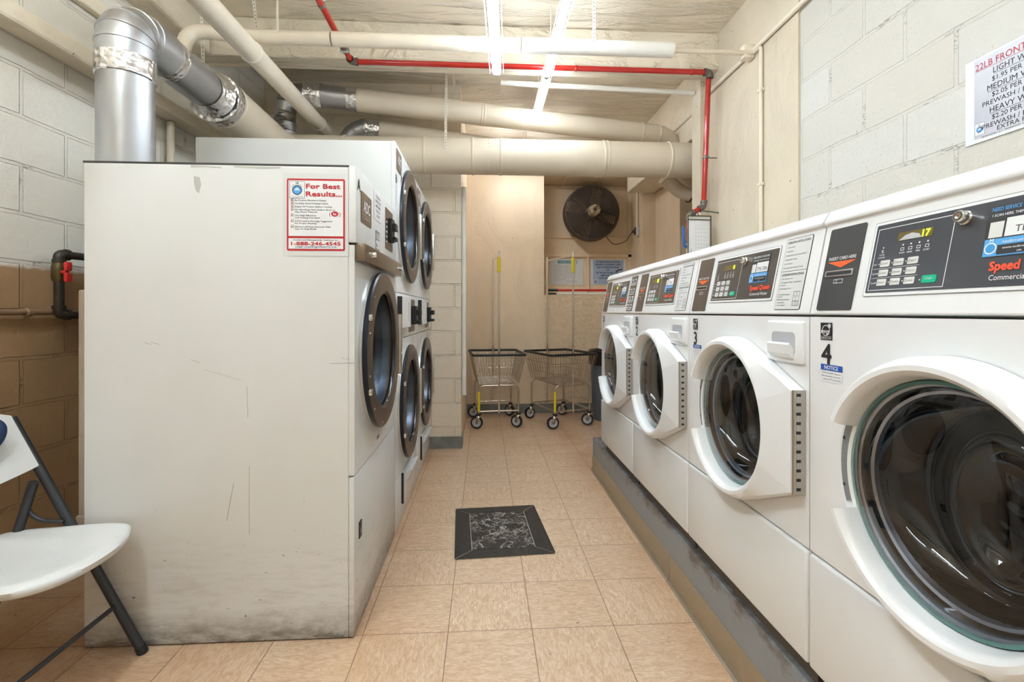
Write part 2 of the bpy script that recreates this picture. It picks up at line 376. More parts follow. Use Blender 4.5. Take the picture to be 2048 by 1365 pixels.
class MB:
    def __init__(s): s.v = []; s.f = []; s.m = []; s.mats = []; s.sm = []
    def mi(s, mat):
        if mat not in s.mats: s.mats.append(mat)
        return s.mats.index(mat)
    def add(s, vs, fs, mat, smooth=False):
        b = len(s.v); k = s.mi(mat)
        s.v += [V3(v) for v in vs]
        for f in fs: s.f.append([b + i for i in f]); s.m.append(k); s.sm.append(smooth)
        return s
    def box(s, x0, x1, y0, y1, z0, z1, mat):
        vs = [(x, y, z) for x in (x0, x1) for y in (y0, y1) for z in (z0, z1)]
        return s.add(vs, [(0, 1, 3, 2), (4, 6, 7, 5), (0, 4, 5, 1), (2, 3, 7, 6), (0, 2, 6, 4), (1, 5, 7, 3)], mat)
    def rbox(s, x0, x1, y0, y1, z0, z1, mat, r=0.01, seg=3):
        bm = bmesh.new(); bmesh.ops.create_cube(bm, size=1)
        for v in bm.verts:
            v.co = V3(((x0 + x1) / 2 + v.co.x * (x1 - x0), (y0 + y1) / 2 + v.co.y * (y1 - y0), (z0 + z1) / 2 + v.co.z * (z1 - z0)))
        bmesh.ops.bevel(bm, geom=bm.edges[:], offset=r, segments=seg, affect='EDGES', profile=0.5)
        bm.verts.index_update()
        s.add([v.co.copy() for v in bm.verts], [[v.index for v in f.verts] for f in bm.faces], mat, True); bm.free()
        return s
    def frbox(s, fr, u0, u1, v0, v1, n0, n1, mat):
        vs = [fr.p(u, v, n) for u in (u0, u1) for v in (v0, v1) for n in (n0, n1)]
        return s.add(vs, [(0, 1, 3, 2), (4, 6, 7, 5), (0, 4, 5, 1), (2, 3, 7, 6), (0, 2, 6, 4), (1, 5, 7, 3)], mat)
    def rect(s, fr, u0, v0, u1, v1, mat, lift=0.0006):
        return s.add([fr.p(u0, v0, lift), fr.p(u1, v0, lift), fr.p(u1, v1, lift), fr.p(u0, v1, lift)], [(0, 1, 2, 3)], mat)
    def frame(s, fr, u0, v0, u1, v1, w, mat, lift=0.0008):
        s.rect(fr, u0, v0, u1, v0 + w, mat, lift); s.rect(fr, u0, v1 - w, u1, v1, mat, lift)
        s.rect(fr, u0, v0 + w, u0 + w, v1 - w, mat, lift); return s.rect(fr, u1 - w, v0 + w, u1, v1 - w, mat, lift)
    def slab(s, fr, poly, n0, n1, mat):
        n = len(poly)
        vs = [fr.p(a, b, n1) for a, b in poly] + [fr.p(a, b, n0) for a, b in poly]
        fs = [tuple(range(n)), tuple(range(2 * n - 1, n - 1, -1))] + [(i + n, (i + 1) % n + n, (i + 1) % n, i) for i in range(n)]
        return s.add(vs, fs, mat)
    def rslab(s, fr, u0, v0, u1, v1, r, n0, n1, mat, k=4):
        poly = []
        for cx, cy, a0 in ((u1 - r, v0 + r, -90), (u1 - r, v1 - r, 0), (u0 + r, v1 - r, 90), (u0 + r, v0 + r, 180)):
            for i in range(k + 1):
                a = R(a0 + 90 * i / k); poly.append((cx + r * math.cos(a), cy + r * math.sin(a)))
        return s.slab(fr, poly, n0, n1, mat)
    def disc(s, fr, cu, cv, r, mat, lift=0.001, seg=24, ru=None):
        return s.add([fr.p(cu + (ru or r) * math.cos(2 * math.pi * i / seg), cv + r * math.sin(2 * math.pi * i / seg), lift) for i in range(seg)], [tuple(range(seg))], mat)
    def ring(s, fr, cu, cv, r0, r1, mat, lift=0.001, seg=28):
        vs = [fr.p(cu + r * math.cos(2 * math.pi * i / seg), cv + r * math.sin(2 * math.pi * i / seg), lift) for r in (r0, r1) for i in range(seg)]
        return s.add(vs, [(i, i + seg, (i + 1) % seg + seg, (i + 1) % seg) for i in range(seg)], mat)
    def text(s, fr, u, v, size, txt, mat, bold=0.0, align='l', lift=0.0012, w=None, rot=0.0, xs=1.0, shear=0.0):
        vs, fs, a, b = text_geo(txt, 0.0, shear)
        if bold >= 0.01 and size >= 0.0045:         # heavier strokes: the same letters set again a hair aside
            e = min(bold, 0.045) * size * 0.75
            for i, (eu, ev) in enumerate(((e, e), (-e, -e), (e, -e), (-e, e)) if size > 0.009 else ((e, 0), (-e, 0))):
                s.text(fr, u + eu, v + ev, size, txt, mat, 0.0, align, lift + 0.00002 * (i + 1), w, rot, xs, shear)
        k = size * xs
        if w: k = w / max(b - a, 1e-6)
        du = {'l': -a * k, 'c': -(a + b) / 2 * k, 'r': -b * k}[align]
        ca, sa = math.cos(rot), math.sin(rot)
        out = []
        for x, y, z in vs:
            p, q = du + x * k, y * size
            out.append(fr.p(u + p * ca - q * sa, v + p * sa + q * ca, lift))
        return s.add(out, fs, mat)
    def lathe(s, prof, fr, mat, seg=48, cu=0.0, cv=0.0, close=False):
        """prof: (radius, height along normal)"""
        n = len(prof); vs = []
        for i in range(seg):
            a = 2 * math.pi * i / seg
            for r, h in prof: vs.append(fr.p(cu + r * math.cos(a), cv + r * math.sin(a), h))
        fs = [(i * n + j, ((i + 1) % seg) * n + j, ((i + 1) % seg) * n + j + 1, i * n + j + 1) for i in range(seg) for j in range(n - 1)]
        return s.add(vs, fs, mat, True)
    def tube(s, path, r, mat, seg=14, caps=True, closed=False):
        P = [V3(p) for p in path]; n = len(P)
        rr = r if isinstance(r, (list, tuple)) else [r] * n
        T = []
        for i in range(n):
            if closed: d = P[(i + 1) % n] - P[i - 1]
            else: d = P[min(i + 1, n - 1)] - P[max(i - 1, 0)]
            if 0 < i < n - 1 or closed:
                a = (P[i] - P[i - 1]).normalized(); b = (P[(i + 1) % n] - P[i]).normalized(); d = a + b
            T.append(d.normalized() if d.length > 1e-9 else V3((0, 0, 1)))
        up = V3((0, 0, 1)) if abs(T[0].z) < 0.9 else V3((1, 0, 0))
        x = T[0].cross(up).normalized(); vs = []
        for i in range(n):
            x = (x - T[i] * x.dot(T[i])).normalized(); y = T[i].cross(x)
            for k in range(seg):
                a = 2 * math.pi * k / seg; vs.append(P[i] + (x * math.cos(a) + y * math.sin(a)) * rr[i])
        m = n if closed else n - 1
        fs = [(i * seg + k, i * seg + (k + 1) % seg, ((i + 1) % n) * seg + (k + 1) % seg, ((i + 1) % n) * seg + k) for i in range(m) for k in range(seg)]
        s.add(vs, fs, mat, True)
        if caps and not closed:
            s.add(vs[:seg], [tuple(range(seg - 1, -1, -1))], mat); s.add(vs[-seg:], [tuple(range(seg))], mat)
        return s
    def bead(s, p, d, r, w, mat, h=0.004, seg=32):
        """a raised band around a pipe at p along direction d"""
        p = V3(p); d = V3(d).normalized()
        return s.tube([p - d * w / 2, p - d * w * 0.3, p + d * w * 0.3, p + d * w / 2], [r, r + h, r + h, r], mat, seg, False)
    def build(s, name, parent=None, world=True, bevel=0, ang=38):
        me = bpy.data.meshes.new(name)
        off = V3((0, 0, 0))
        if parent is not None and world:
            off = parent.location.copy(); q = parent.parent
            while q is not None: off += q.location; q = q.parent
        me.from_pydata([tuple(v - off) for v in s.v], [], s.f)
        for m in s.mats: me.materials.append(m)
        me.polygons.foreach_set('material_index', s.m)
        me.polygons.foreach_set('use_smooth', s.sm)
        me.update()
        if any(s.sm): me.set_sharp_from_angle(angle=R(ang))
        o = bpy.data.objects.new(name, me); C.objects.link(o)
        if parent is not None: o.parent = parent
        if bevel:
            b = o.modifiers.new('bevel', 'BEVEL'); b.width = bevel; b.segments = 2; b.limit_method = 'ANGLE'; b.angle_limit = R(50)
        return o
def fillet(pts, rad, k=6):
    P = [V3(p) for p in pts]; out = [P[0]]
    for i in range(1, len(P) - 1):
        a = (P[i - 1] - P[i]); b = (P[i + 1] - P[i])
        ra = min(rad, a.length * 0.49, b.length * 0.49) if rad else 0
        p0 = P[i] + a.normalized() * ra; p1 = P[i] + b.normalized() * ra
        for j in range(k + 1):
            t = j / k; out.append(p0 * (1 - t) ** 2 + P[i] * 2 * t * (1 - t) + p1 * t * t)
    out.append(P[-1]); return out
def tag(o, label, cat, group=None):
    o['label'] = label; o['category'] = cat
    if group: o['group'] = group
    return o
def struct(o): o['kind'] = 'structure'; return o
def thing(name, label, cat, loc=(0, 0, 0), rz=0, group=None):
    o = bpy.data.objects.new(name, None); o.empty_display_size = 0.1; C.objects.link(o)
    o.location = loc; o.rotation_euler = (0, 0, rz)
    return tag(o, label, cat, group)
def single(mb, name, label, cat, group=None, bevel=0):
    o = mb.build(name, bevel=bevel)
    vs = o.data.vertices
    lo = [min(v.co[i] for v in vs) for i in range(3)]; hi = [max(v.co[i] for v in vs) for i in range(3)]
    c = V3(((lo[0] + hi[0]) / 2, (lo[1] + hi[1]) / 2, lo[2]))
    o.data.transform(Matrix.Translation(-c)); o.location = c
    return tag(o, label, cat, group)

# ================================================================ THE ROOM
YF, YB = -1.6, 5.5
ZC = 3.10
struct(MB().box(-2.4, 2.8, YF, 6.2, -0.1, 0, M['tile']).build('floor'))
struct(MB().box(-2.4, 2.8, YF, 6.2, ZC, ZC + 0.15, M['ceil']).build('ceiling'))
# left block wall, very slightly skewed
pL0 = V3((-2.14, YF, 0)); pL1 = V3((-1.835, 4.12, 0))
dL = (pL1 - pL0).normalized(); nL = V3((dL.y, -dL.x, 0))
def left_x(y): return pL0.x + (pL1.x - pL0.x) * (y - pL0.y) / (pL1.y - pL0.y)
mb = MB(); frL = Fr(pL0, dL, (0, 0, 1)); LL = (pL1 - pL0).length + 0.3
mb.frbox(frL, 0, LL, 0, ZC, -0.15, 0, M['blk_l']); 
# frL normal = dL x z = (dL.y, -dL.x) -> into the room
struct(mb.build('wall_left'))
struct(MB().box(1.64, 1.86, YF, 3.38, 0, ZC, M['blk_r']).build('wall_right'))
# plaster pilaster on the right wall (flush facing) and a chase that stands out at its end
struct(MB().box(1.628, 1.64, 2.40, 3.38, 0, ZC, M['plaster']).build('trim_1'))
struct(MB().box(1.56, 2.75, 3.38, 3.52, 0, ZC, M['plaster']).build('trim_2'))
struct(MB().box(-2.2, -0.196, 4.12, 4.30, 0, ZC, M['blk_b']).build('wall_block'))
struct(MB().box(-0.24, -0.196, 4.301, YB, 0, ZC, M['plaster2']).build('wall_return'))
# back wall with a recess
mb = MB()
mb.box(-0.3, 0.691, YB, YB + 0.6, 0, ZC, M['plaster2'])
mb.box(0.691, 1.846, YB, YB + 0.6, 0, 1.363, M['rough'])
mb.box(0.691, 1.846, YB, YB + 0.6, 2.74, ZC, M['plaster2'])
mb.box(1.846, 2.8, YB, YB + 0.6, 0, ZC, M['plaster2'])
mb.box(0.691, 1.846, 5.945, YB + 0.6, 1.363, 2.74, M['panelp'])
struct(mb.build('wall_back'))
struct(MB().box(2.0, 2.75, 4.80, YB - 0.001, 0, ZC, M['plaster2']).build('wall_alcove'))
struct(MB().box(2.6, 2.75, 3.52, 4.80, 0, ZC, M['plaster2']).build('wall_alcove_right'))
struct(MB().box(-2.4, 2.8, YF - 0.15, YF, 0, ZC, M['plaster']).build('wall_front'))
# beams
def chamf_beam():
    mb = MB(); mb.box(-2.1, 1.64, 3.24, 3.41, 2.845, ZC, M['ceil']); return mb
struct(chamf_beam().build('trim_3', bevel=0.012))
mb = MB(); mb.box(1.66, 1.98, 3.52, 5.49, 2.55, ZC, M['beam']); struct(mb.build('trim_4', bevel=0.01))
mb = MB(); mb.box(-2.1, -1.77, YF + 0.01, 3.23, 2.83, ZC, M['beam']); struct(mb.build('trim_5', bevel=0.02))
# ledge along the left wall and a second thinner one lower down
mb = MB(); mb.frbox(frL, 0, LL - 0.35, 2.30, 2.385, 0.0, 0.11, M['beam'])
struct(mb.build('trim_6', bevel=0.015))
mb = MB(); mb.frbox(frL, 0, LL - 0.35, 2.62, 2.70, 0.0, 0.04, M['beam'])
struct(mb.build('trim_7', bevel=0.01))
# grey painted bases
struct(MB().box(-1.8, -0.184, 4.105, 4.12, 0, 0.10, M['grey_base']).box(-0.196, -0.184, 4.12, 4.30, 0, 0.10, M['grey_base']).build('baseboard_block'))
struct(MB().box(-0.19, 1.99, YB - 0.012, YB, 0, 0.11, M['grey_base']).build('baseboard_back'))
# strips framing the boarded window in the recess
yb = 5.93
mb = MB()
for x0, x1, z0, z1 in ((0.691, 1.846, 1.85, 1.89), (0.691, 0.735, 1.363, 2.735), (1.80, 1.846, 1.363, 2.735), (1.282, 1.312, 1.363, 1.85), (0.735, 1.80, 2.70, 2.735), (0.735, 1.80, 1.363, 1.42), (0.735, 1.80, 2.085, 2.10)):
    mb.box(x0, x1, yb - 0.012, 5.945, z0, z1, M['panelp'])
struct(mb.build('window_1', bevel=0.003))
mb = MB()
for x in (0.95, 1.30): mb.box(x, x + 0.03, 5.505, 5.92, 2.728, 2.74, M['panelp'])
struct(mb.build('trim_8', bevel=0.002))
# concrete plinth with a metal cove strip
mb = MB(); mb.box(0.80, 1.628, -0.9, 3.50, 0, 0.24, M['plinth'])
plinth = thing('washer_plinth', 'long grey painted concrete plinth under the row of white washers', 'plinth', (1.2, 1.3, 0))
mb.build('plinth_block', plinth, bevel=0.006)
for k, (y0, y1) in enumerate(((-0.9, 0.55), (0.553, 2.022), (2.025, 3.50))):
    mb = MB(); fr = Fr((0.80, 0, 0), (0, -1, 0), (0, 0, 1))
    mb.slab(Fr((0.8, y0, 0), (1, 0, 0), (0, 0, 1)), [(-0.018, 0.0), (0.0, 0.0), (0.0, 0.116), (-0.003, 0.116), (-0.004, 0.02), (-0.010, 0.006)], -(y1 - y0), 0, M['cove'])
    o = mb.build('cove_strip', plinth); o['label'] = 'dull metal cove strip'

# ================================================================ LIGHTS (fluorescent strips)
def strip_light(x, y0, y1, zb, wid, label, rot=0.0, rods=True, tb='tube_b'):
    t = thing('strip_light', label, 'light fixture', (x, (y0 + y1) / 2, zb), rot, 'fluorescent strip lights')
    h = (y1 - y0) / 2; w = wid / 2
    mb = MB(); fr = Fr((0, -h, 0), (1, 0, 0), (0, 0, 1))
    mb.slab(fr, [(-w * 0.5, 0.030), (w * 0.5, 0.030), (w * 0.42, 0.040), (-w * 0.42, 0.040)][::-1], -2 * h, 0, M['housing'])
    mb.build('housing', t, world=False)
    for sx in (-1, 1):
        MB().frbox(Fr((0, 0, 0)), sx * w * 0.98, sx * w * 0.88, 0.006, 0.018, -h, h, M['housing']).build('lens_edge', t, world=False)
    MB().tube([(0, -h + 0.02, 0.014), (0, h - 0.02, 0.014)], wid * 0.31, M[tb], 16).build('tube', t, world=False)
    for sy in (-1, 1):
        MB().tube([(0, sy * (h - 0.02), 0.014), (0, sy * (h + 0.004), 0.014)], wid * 0.27, M['tubecap'], 14).build('lamp_holder', t, world=False)
    if rods:
        for sy in (-0.68, 0.68):
            MB().tube([(0, sy * h, 0.040), (0, sy * h, ZC - zb)], 0.004, M['strap'], 6).build('hanger_rod', t, world=False)
    return t
strip_light(0.042, 1.64, 2.83, 2.56, 0.084, 'lowest fluorescent strip light, left of the long row of two, above the aisle', R(-3.2))
strip_light(0.423, 2.01, 3.215, 2.745, 0.072, 'nearer of the two fluorescent strip lights end to end, crossing the red pipe')
strip_light(0.423, 3.235, 3.80, 2.745, 0.072, 'farther of the two fluorescent strip lights end to end, reaching behind the ducts', tb='tube_c')
strip_light(0.423, 4.72, 5.24, 2.80, 0.072, 'added fluorescent strip light of the alcove, unseen behind the trunk duct', tb='tube_e')  # unseen lamp added to brighten the alcove
strip_light(-1.0, -0.1, 1.3, 2.92, 0.14, 'fluorescent strip light overhead left of the camera', tb='tube_c')
strip_light(0.75, 0.1, 1.3, 2.95, 0.10, 'added fluorescent strip light overhead right of the camera, out of view', tb='tube_d')  # added outside the view to even out the lighting
strip_light(-0.75, -1.4, -0.2, 2.95, 0.10, 'added fluorescent strip light, unseen behind the camera on the left', tb='tube')  # added fill for the near room, no such fixture is known
strip_light(0.75, -1.4, -0.2, 2.95, 0.10, 'added fluorescent strip light, unseen behind the camera on the right', tb='tube_d')  # weaker fill lamp, also added behind the view

# ================================================================ LOGO
def logo(mb, fr, u, v, w, h, lift=0.0012, col='logoblue'):
    mb.rect(fr, u, v, u + w, v + h, M['paper'], lift); mb.frame(fr, u, v, u + w, v + h, w * 0.02, M['blueink'], lift + 0.0003)
    cx, cy, r = u + w / 2, v + h * 0.48, w * 0.33
    mb.disc(fr, cx, cy, r, M['blueink'], lift + 0.0004); mb.disc(fr, cx, cy, r * 0.80, M[col], lift + 0.0007)
    seg = 10
    mb.slab(fr, [(cx - r * 0.78, cy - 0.02 * r)] + [(cx + r * 0.8 * math.cos(R(180 + 180 * i / seg)), cy + r * 0.8 * math.sin(R(180 + 180 * i / seg))) for i in range(seg + 1)], lift + 0.0007, lift + 0.0009, M['stickblue'])
    for a, b, q in ((-0.3, 0.1, 0.2), (0.05, 0.2, 0.25), (0.35, 0.05, 0.16), (-0.02, 0.45, 0.13)): mb.disc(fr, cx + a * r, cy + b * r, q * r, M['paper'], lift + 0.0012, 10)
    for ch, ang, k in (('T', 150, 1), ('e', 138, 1), ('d', 126, 1), ('i', 115, 1), ('M', 90, 2.0), ('a', 64, 1), ('t', 53, 1), ('t', 43, 1), ('s', 32, 1)):
        a = R(ang); rr = r * 1.12
        mb.text(fr, cx + rr * math.cos(a), cy + rr * math.sin(a), w * 0.13 * k, ch, M['ink'], 0.01, 'c', lift + 0.0008, rot=a - math.pi / 2)
    mb.text(fr, cx, v + h * 0.09, w * 0.075, 'Commercial Laundry', M['ink'], 0.01, 'c', lift + 0.0008, w=w * 0.8)
    mb.text(fr, cx, v + h * 0.03, w * 0.06, 'Services', M['ink'], 0.01, 'c', lift + 0.0008)

# ================================================================ WASHERS
WX, WW = 0.79, 0.684
def plate_hole(mb, x0, x1, z0, z1, cx, cz, r, y, mat, seg=64, back=0.02):
    inn, out = [], []
    for i in range(seg):
        a = 2 * math.pi * (i + 0.5) / seg; c, s = math.cos(a), math.sin(a)
        inn.append((cx + r * c, y, cz + r * s))
        tx = ((x1 - cx) / c if c > 0 else (x0 - cx) / c) if abs(c) > 1e-9 else 1e9
        tz = ((z1 - cz) / s if s > 0 else (z0 - cz) / s) if abs(s) > 1e-9 else 1e9
        t = min(tx, tz); out.append([cx + t * c, y, cz + t * s])
    for X, Z in ((x0, z0), (x1, z0), (x0, z1), (x1, z1)):      # pull the nearest sample into each corner
        k = min(range(seg), key=lambda i: (out[i][0] - X) ** 2 + (out[i][2] - Z) ** 2); out[k] = [X, y, Z]
    back_r = [(a, y + back, c) for a, _, c in inn]; back_o = [(a, y + back, c) for a, _, c in out]
    vs = inn + [tuple(o) for o in out] + back_r + back_o; n = seg; fs = []
    for i in range(n):
        j = (i + 1) % n
        fs += [(i, i + n, j + n, j), (i, j, j + 2 * n, i + 2 * n), (i + n, i + 3 * n, j + 3 * n, j + n)]
    mb.add(vs, fs, mat)
DCX, DCZ, DR = 0.357, 0.84, 0.246
XH, ZH = 0.312, 0.128       # door centre (from the washer's left edge, above the floor)
def r_out(a):
    """outline of the washer door: a circle drawn out to the hinge edge"""
    xh, zh = XH, ZH
    c, s = math.cos(a), abs(math.sin(a))
    d = math.hypot(xh, zh); phi = math.atan2(zh, xh); al = math.acos(DR / d); th = phi + al
    ang = abs(math.atan2(math.sin(a), c))
    if ang >= th: return DR
    if ang <= phi: return xh / c
    nx, nz = math.cos(th), math.sin(th)
    return DR / (c * nx + s * nz)
def washer_door(parent, z0):
    fr = Fr((DCX, 0, DCZ - z0))
    angs = [2 * math.pi * i / 96 for i in range(96)]
    for e in (math.pi - 0.42, math.pi + 0.42): angs += [e - 0.002, e + 0.002]
    xh, zh = XH, ZH; angs += [math.atan2(zh, xh), 2 * math.pi - math.atan2(zh, xh)]
    angs = sorted(angs); vs = []; n = 0
    for a in angs:
        ro = r_out(a); k = min(1.0, max(0.0, (ro - DR) / 0.05)); rec = abs(a - math.pi) < 0.42
        he = 0.048 * (1 - k) + 0.034 * k
        prof = [(ro, 0.002), (ro - 0.0005, he * 0.72), (ro - 0.006, he), (max(0.240, ro - 0.014) if k > 0 else ro - 0.010, he + 0.007 * (1 - k)), (0.230, 0.060), (0.221, 0.060), (0.213, 0.053), (0.209, 0.040), (0.206, 0.020), (0.203, 0.0), (0.198, -0.03)]
        if rec:
            prof = [(ro, 0.002), (ro - 0.001, 0.012), (ro - 0.003, 0.014), (ro - 0.006, 0.012), (0.2225, 0.010), (0.219, 0.010), (0.217, 0.014), (0.211, 0.022), (0.206, 0.018), (0.203, 0.0), (0.198, -0.03)]
        n = len(prof)
        for r, h in prof: vs.append(fr.p(r * math.cos(a), r * math.sin(a), h))
    m = len(angs); mb = MB()
    mb.add(vs, [(i * n + j, ((i + 1) % m) * n + j, ((i + 1) % m) * n + j + 1, i * n + j + 1) for i in range(m) for j in range(n - 1)], M['plastic_w'], True)
    door = mb.build('door', parent, world=False, ang=32)
    gl = MB(); gl.lathe([(0.0005, 0.044), (0.06, 0.043), (0.12, 0.039), (0.165, 0.032), (0.198, 0.020)], fr, M['glass'], 64)
    gl.build('door_glass', door, world=False)
    rm = MB(); rm.lathe([(0.1965, 0.012), (0.1970, 0.0205), (0.2035, 0.018), (0.2045, 0.010)], fr, M['teal_glass'], 64)
    rm.lathe([(0.200, 0.010), (0.193, 0.006), (0.191, -0.006), (0.180, -0.012), (0.178, -0.04)], fr, M['steel'], 64)
    o = rm.build('glass_rim', door, world=False); o['label'] = 'teal edged glass rim'
    bw = MB(); fb = Fr((DCX + 0.0, 0, DCZ - z0))
    ctl = [(0.190, 0.004, 0), (0.184, -0.012, 0), (0.170, -0.045, 0.004), (0.150, -0.070, 0.016), (0.128, -0.066, 0.030), (0.108, -0.040, 0.042), (0.085, -0.030, 0.050), (0.060, -0.052, 0.054), (0.030, -0.060, 0.056), (0.0005, -0.061, 0.056)]
    pr = []
    for i in range(len(ctl) - 1):
        p0, p1, p2, p3 = (V3(ctl[max(0, i - 1)]), V3(ctl[i]), V3(ctl[i + 1]), V3(ctl[min(len(ctl) - 1, i + 2)]))
        for q in range(5):
            u = q / 5; pr.append(0.5 * ((2 * p1) + (p2 - p0) * u + (2 * p0 - 5 * p1 + 4 * p2 - p3) * u * u + (3 * p1 - p0 - 3 * p2 + p3) * u ** 3))
    pr.append(V3(ctl[-1])); n_ = len(pr); vs = []
    for i in range(72):
        a = 2 * math.pi * i / 72
        for r_, h_, dx_ in pr: vs.append(fb.p(dx_ + r_ * math.cos(a) * (1 - 0.15 * max(0, dx_) / 0.056), r_ * math.sin(a) * (1 + 0.25 * max(0, dx_) / 0.056), h_))
    bw.add(vs, [(i * n_ + j, ((i + 1) % 72) * n_ + j, ((i + 1) % 72) * n_ + j + 1, i * n_ + j + 1) for i in range(72) for j in range(n_ - 1)], M['bowl'], True)
    o = bw.build('glass_bowl', door, world=False); o['label'] = 'dark inner glass bowl'
    hp = MB(); pts = []
    for i in range(9):
        a = math.pi - 0.36 + 0.72 * i / 8; pts.append((0.2375 * math.cos(a), 0.2375 * math.sin(a)))
    for i in range(9):
        a = math.pi + 0.36 - 0.72 * i / 8; pts.append((0.2195 * math.cos(a), 0.2195 * math.sin(a)))
    hp.slab(fr, pts[::-1], 0.008, 0.0145, M['plateg'])
    for dz in (-0.05, 0.05): hp.disc(fr, -0.228, dz, 0.004, M['ink'], 0.015, 10)
    o = hp.build('handle_plate', door, world=False); o['label'] = 'grey handle plate'
    hg = MB(); hx = XH + 0.0005
    hg.box(DCX + hx, DCX + hx + 0.003, -0.034, -0.001, DCZ - zh - z0, DCZ + zh - z0, M['hingem'])
    hg.tube([(DCX + hx + 0.003, -0.030, DCZ - zh - z0), (DCX + hx + 0.003, -0.030, DCZ + zh - z0)], 0.0045, M['hingem'], 10)
    for i in range(11):
        z = DCZ - zh - z0 + 0.012 + i * (2 * zh - 0.024) / 10
        hg.box(DCX + hx + 0.001, DCX + hx + 0.0045, -0.024, -0.014, z - 0.0035, z + 0.0035, M['ink'])
    o = hg.build('hinge', door, world=False); o['label'] = 'long steel piano hinge'
    return door
HB, HT = 1.155, 1.37        # fascia bottom and top, above the floor
def washer(k, yfar, label):
    z0 = 0.242
    w = thing('washing_machine', label, 'washing machine', (WX, yfar, z0), R(-90), 'white front loading washers')
    D = 0.70; zz = lambda z: z - z0
    b = MB()
    b.box(0.01, WW - 0.01, 0.03, D - 0.02, 0.0, zz(0.30), M['base_dark'])
    b.build('base_frame', w, world=False)
    b = MB(); W = WW; e = 'enamel'
    z1, z2 = zz(0.30), zz(HB - 0.006)
    b.box(0, 0.012, 0.012, D, z1, z2, M[e]); b.box(W - 0.012, W, 0.012, D, z1, z2, M[e])
    b.box(0.012, W - 0.012, D - 0.012, D, z1, z2, M[e]); b.box(0.012, W - 0.012, 0.02, D - 0.012, z1, z1 + 0.01, M[e])
    b.box(0.012, W - 0.012, 0.02, D - 0.012, z2 - 0.01, z2, M[e])
    plate_hole(b, 0.0, W, zz(0.583), z2, DCX, zz(DCZ), 0.205, 0.0, M[e])
    b.build('cabinet', w, world=False)
    b = MB(); b.rbox(0.001, W - 0.001, -0.006, 0.02, zz(0.302), zz(0.578), M['enamel_d'], 0.008, 3)
    b.build('lower_panel', w, world=False)
    # control head: slanted fascia, rounded lid edge on top
    s = Fr((0, 0, zz(HB)), (0, 1, 0), (0, 0, 1))
    hd = MB()
    prof = [(0.0, 0.0), (0.044, 0.213), (0.036, 0.216), (0.036, 0.224), (0.050, 0.247), (0.062, 0.253), (0.10, 0.256), (0.62, 0.250), (0.66, 0.20), (0.66, 0.0)]
    n = len(prof)
    vs = [(x, y, zz(HB) + z) for x in (0.0005, W - 0.0005) for y, z in prof]
    hd.add(vs, [tuple(range(n)), tuple(range(2 * n - 1, n - 1, -1))], M[e])
    hd.add(vs, [(i, i + n, (i + 1) % n + n, (i + 1) % n) for i in range(n)], M[e])
    hd.build('control_head', w, world=False, bevel=0.004)
    F = Fr((0, -0.0006, zz(HB)), (1, 0, 0), (0, 0.044, 0.213))
    # card slot panel
    cp = MB(); far_brown = k != 4
    cp.rslab(F, 0.02, 0.010, 0.127, 0.205, 0.005, 0.0, 0.0015, M['slotp' if far_brown else 'slotp4'])
    cp.text(F, 0.0735, 0.128, 0.0105, 'INSERT CARD HERE', M['whiteink'], 0.012, 'c', 0.002, w=0.082)
    cp.slab(F, [(0.030, 0.124), (0.0735, 0.109), (0.117, 0.124)], 0.0015, 0.002, M['orange'])
    cp.rslab(F, 0.030, 0.088, 0.116, 0.103, 0.003, 0.0015, 0.004, M['chrome']); cp.rslab(F, 0.035, 0.0915, 0.111, 0.0995, 0.002, 0.004, 0.0043, M['ink'])
    cp.frame(F, 0.060, 0.072, 0.088, 0.082, 0.0012, M['whiteink'], 0.0018); cp.text(F, 0.066, 0.0735, 0.009, 'Z', M['whiteink'], 0, 'l', 0.0019)
    o = cp.build('card_slot_panel', w, world=False); o['label'] = 'dark card slot panel with orange triangle'
    # control panel
    cp = MB(); fm = M['fascia4' if k == 4 else 'fascia']
    cp.rslab(F, 0.152, 0.038, 0.520, 0.196, 0.005, -0.001, 0.0008, M['greyink'])
    cp.rslab(F, 0.1535, 0.0395, 0.5185, 0.1945, 0.005, 0.0, 0.0012, M['plastic_w'])
    cp.rslab(F, 0.159, 0.0455, 0.513, 0.189, 0.003, 0.0012, 0.0018, fm)
    F2 = Fr(F.p(0, 0, 0.0018), F.u, F.v)
    cp.frame(F2, 0.165, 0.050, 0.329, 0.180, 0.0013, M['whiteink'], 0.0004)
    cp.rect(F2, 0.215, 0.148, 0.290, 0.165, M['lcd'], 0.0005); 
    if k == 4:
        cp.text(F2, 0.277, 0.1495, 0.019, '17', M['led'], 0.02, 'c', 0.0012)
        cp.slab(F2, [(0.219, 0.149), (0.232, 0.158), (0.246, 0.161), (0.262, 0.157), (0.268, 0.149)], 0.0005, 0.0008, M['wheel'])
    else:
        cp.rect(F2, 0.270, 0.148, 0.290, 0.165, M['led'] if k == 2 else M['lcd'], 0.0007)
        cp.text(F2, 0.281, 0.1495, 0.019, '0' if k == 3 else '18', M['led'] if k != 2 else M['lcd'], 0.03, 'c', 0.0012)
    for i, s_ in enumerate(('WASH', 'RINSE', 'SPIN', 'START')):
        u = 0.231 + i * 0.0175
        cp.disc(F2, u, 0.139, 0.0018, M['whiteink'], 0.0006, 10); cp.frame(F2, u - 0.004, 0.1275, u + 0.004, 0.1335, 0.001, M['whiteink'])
        cp.text(F2, u, 0.1215, 0.0045, s_, M['whiteink'], 0.01, 'c', 0.0008)
    cp.disc(F2, 0.185, 0.139, 0.0015, M['whiteink'], 0.0006, 8)
    cp.text(F2, 0.185, 0.128, 0.009, '%', M['whiteink'], 0.01, 'c', 0.0008)
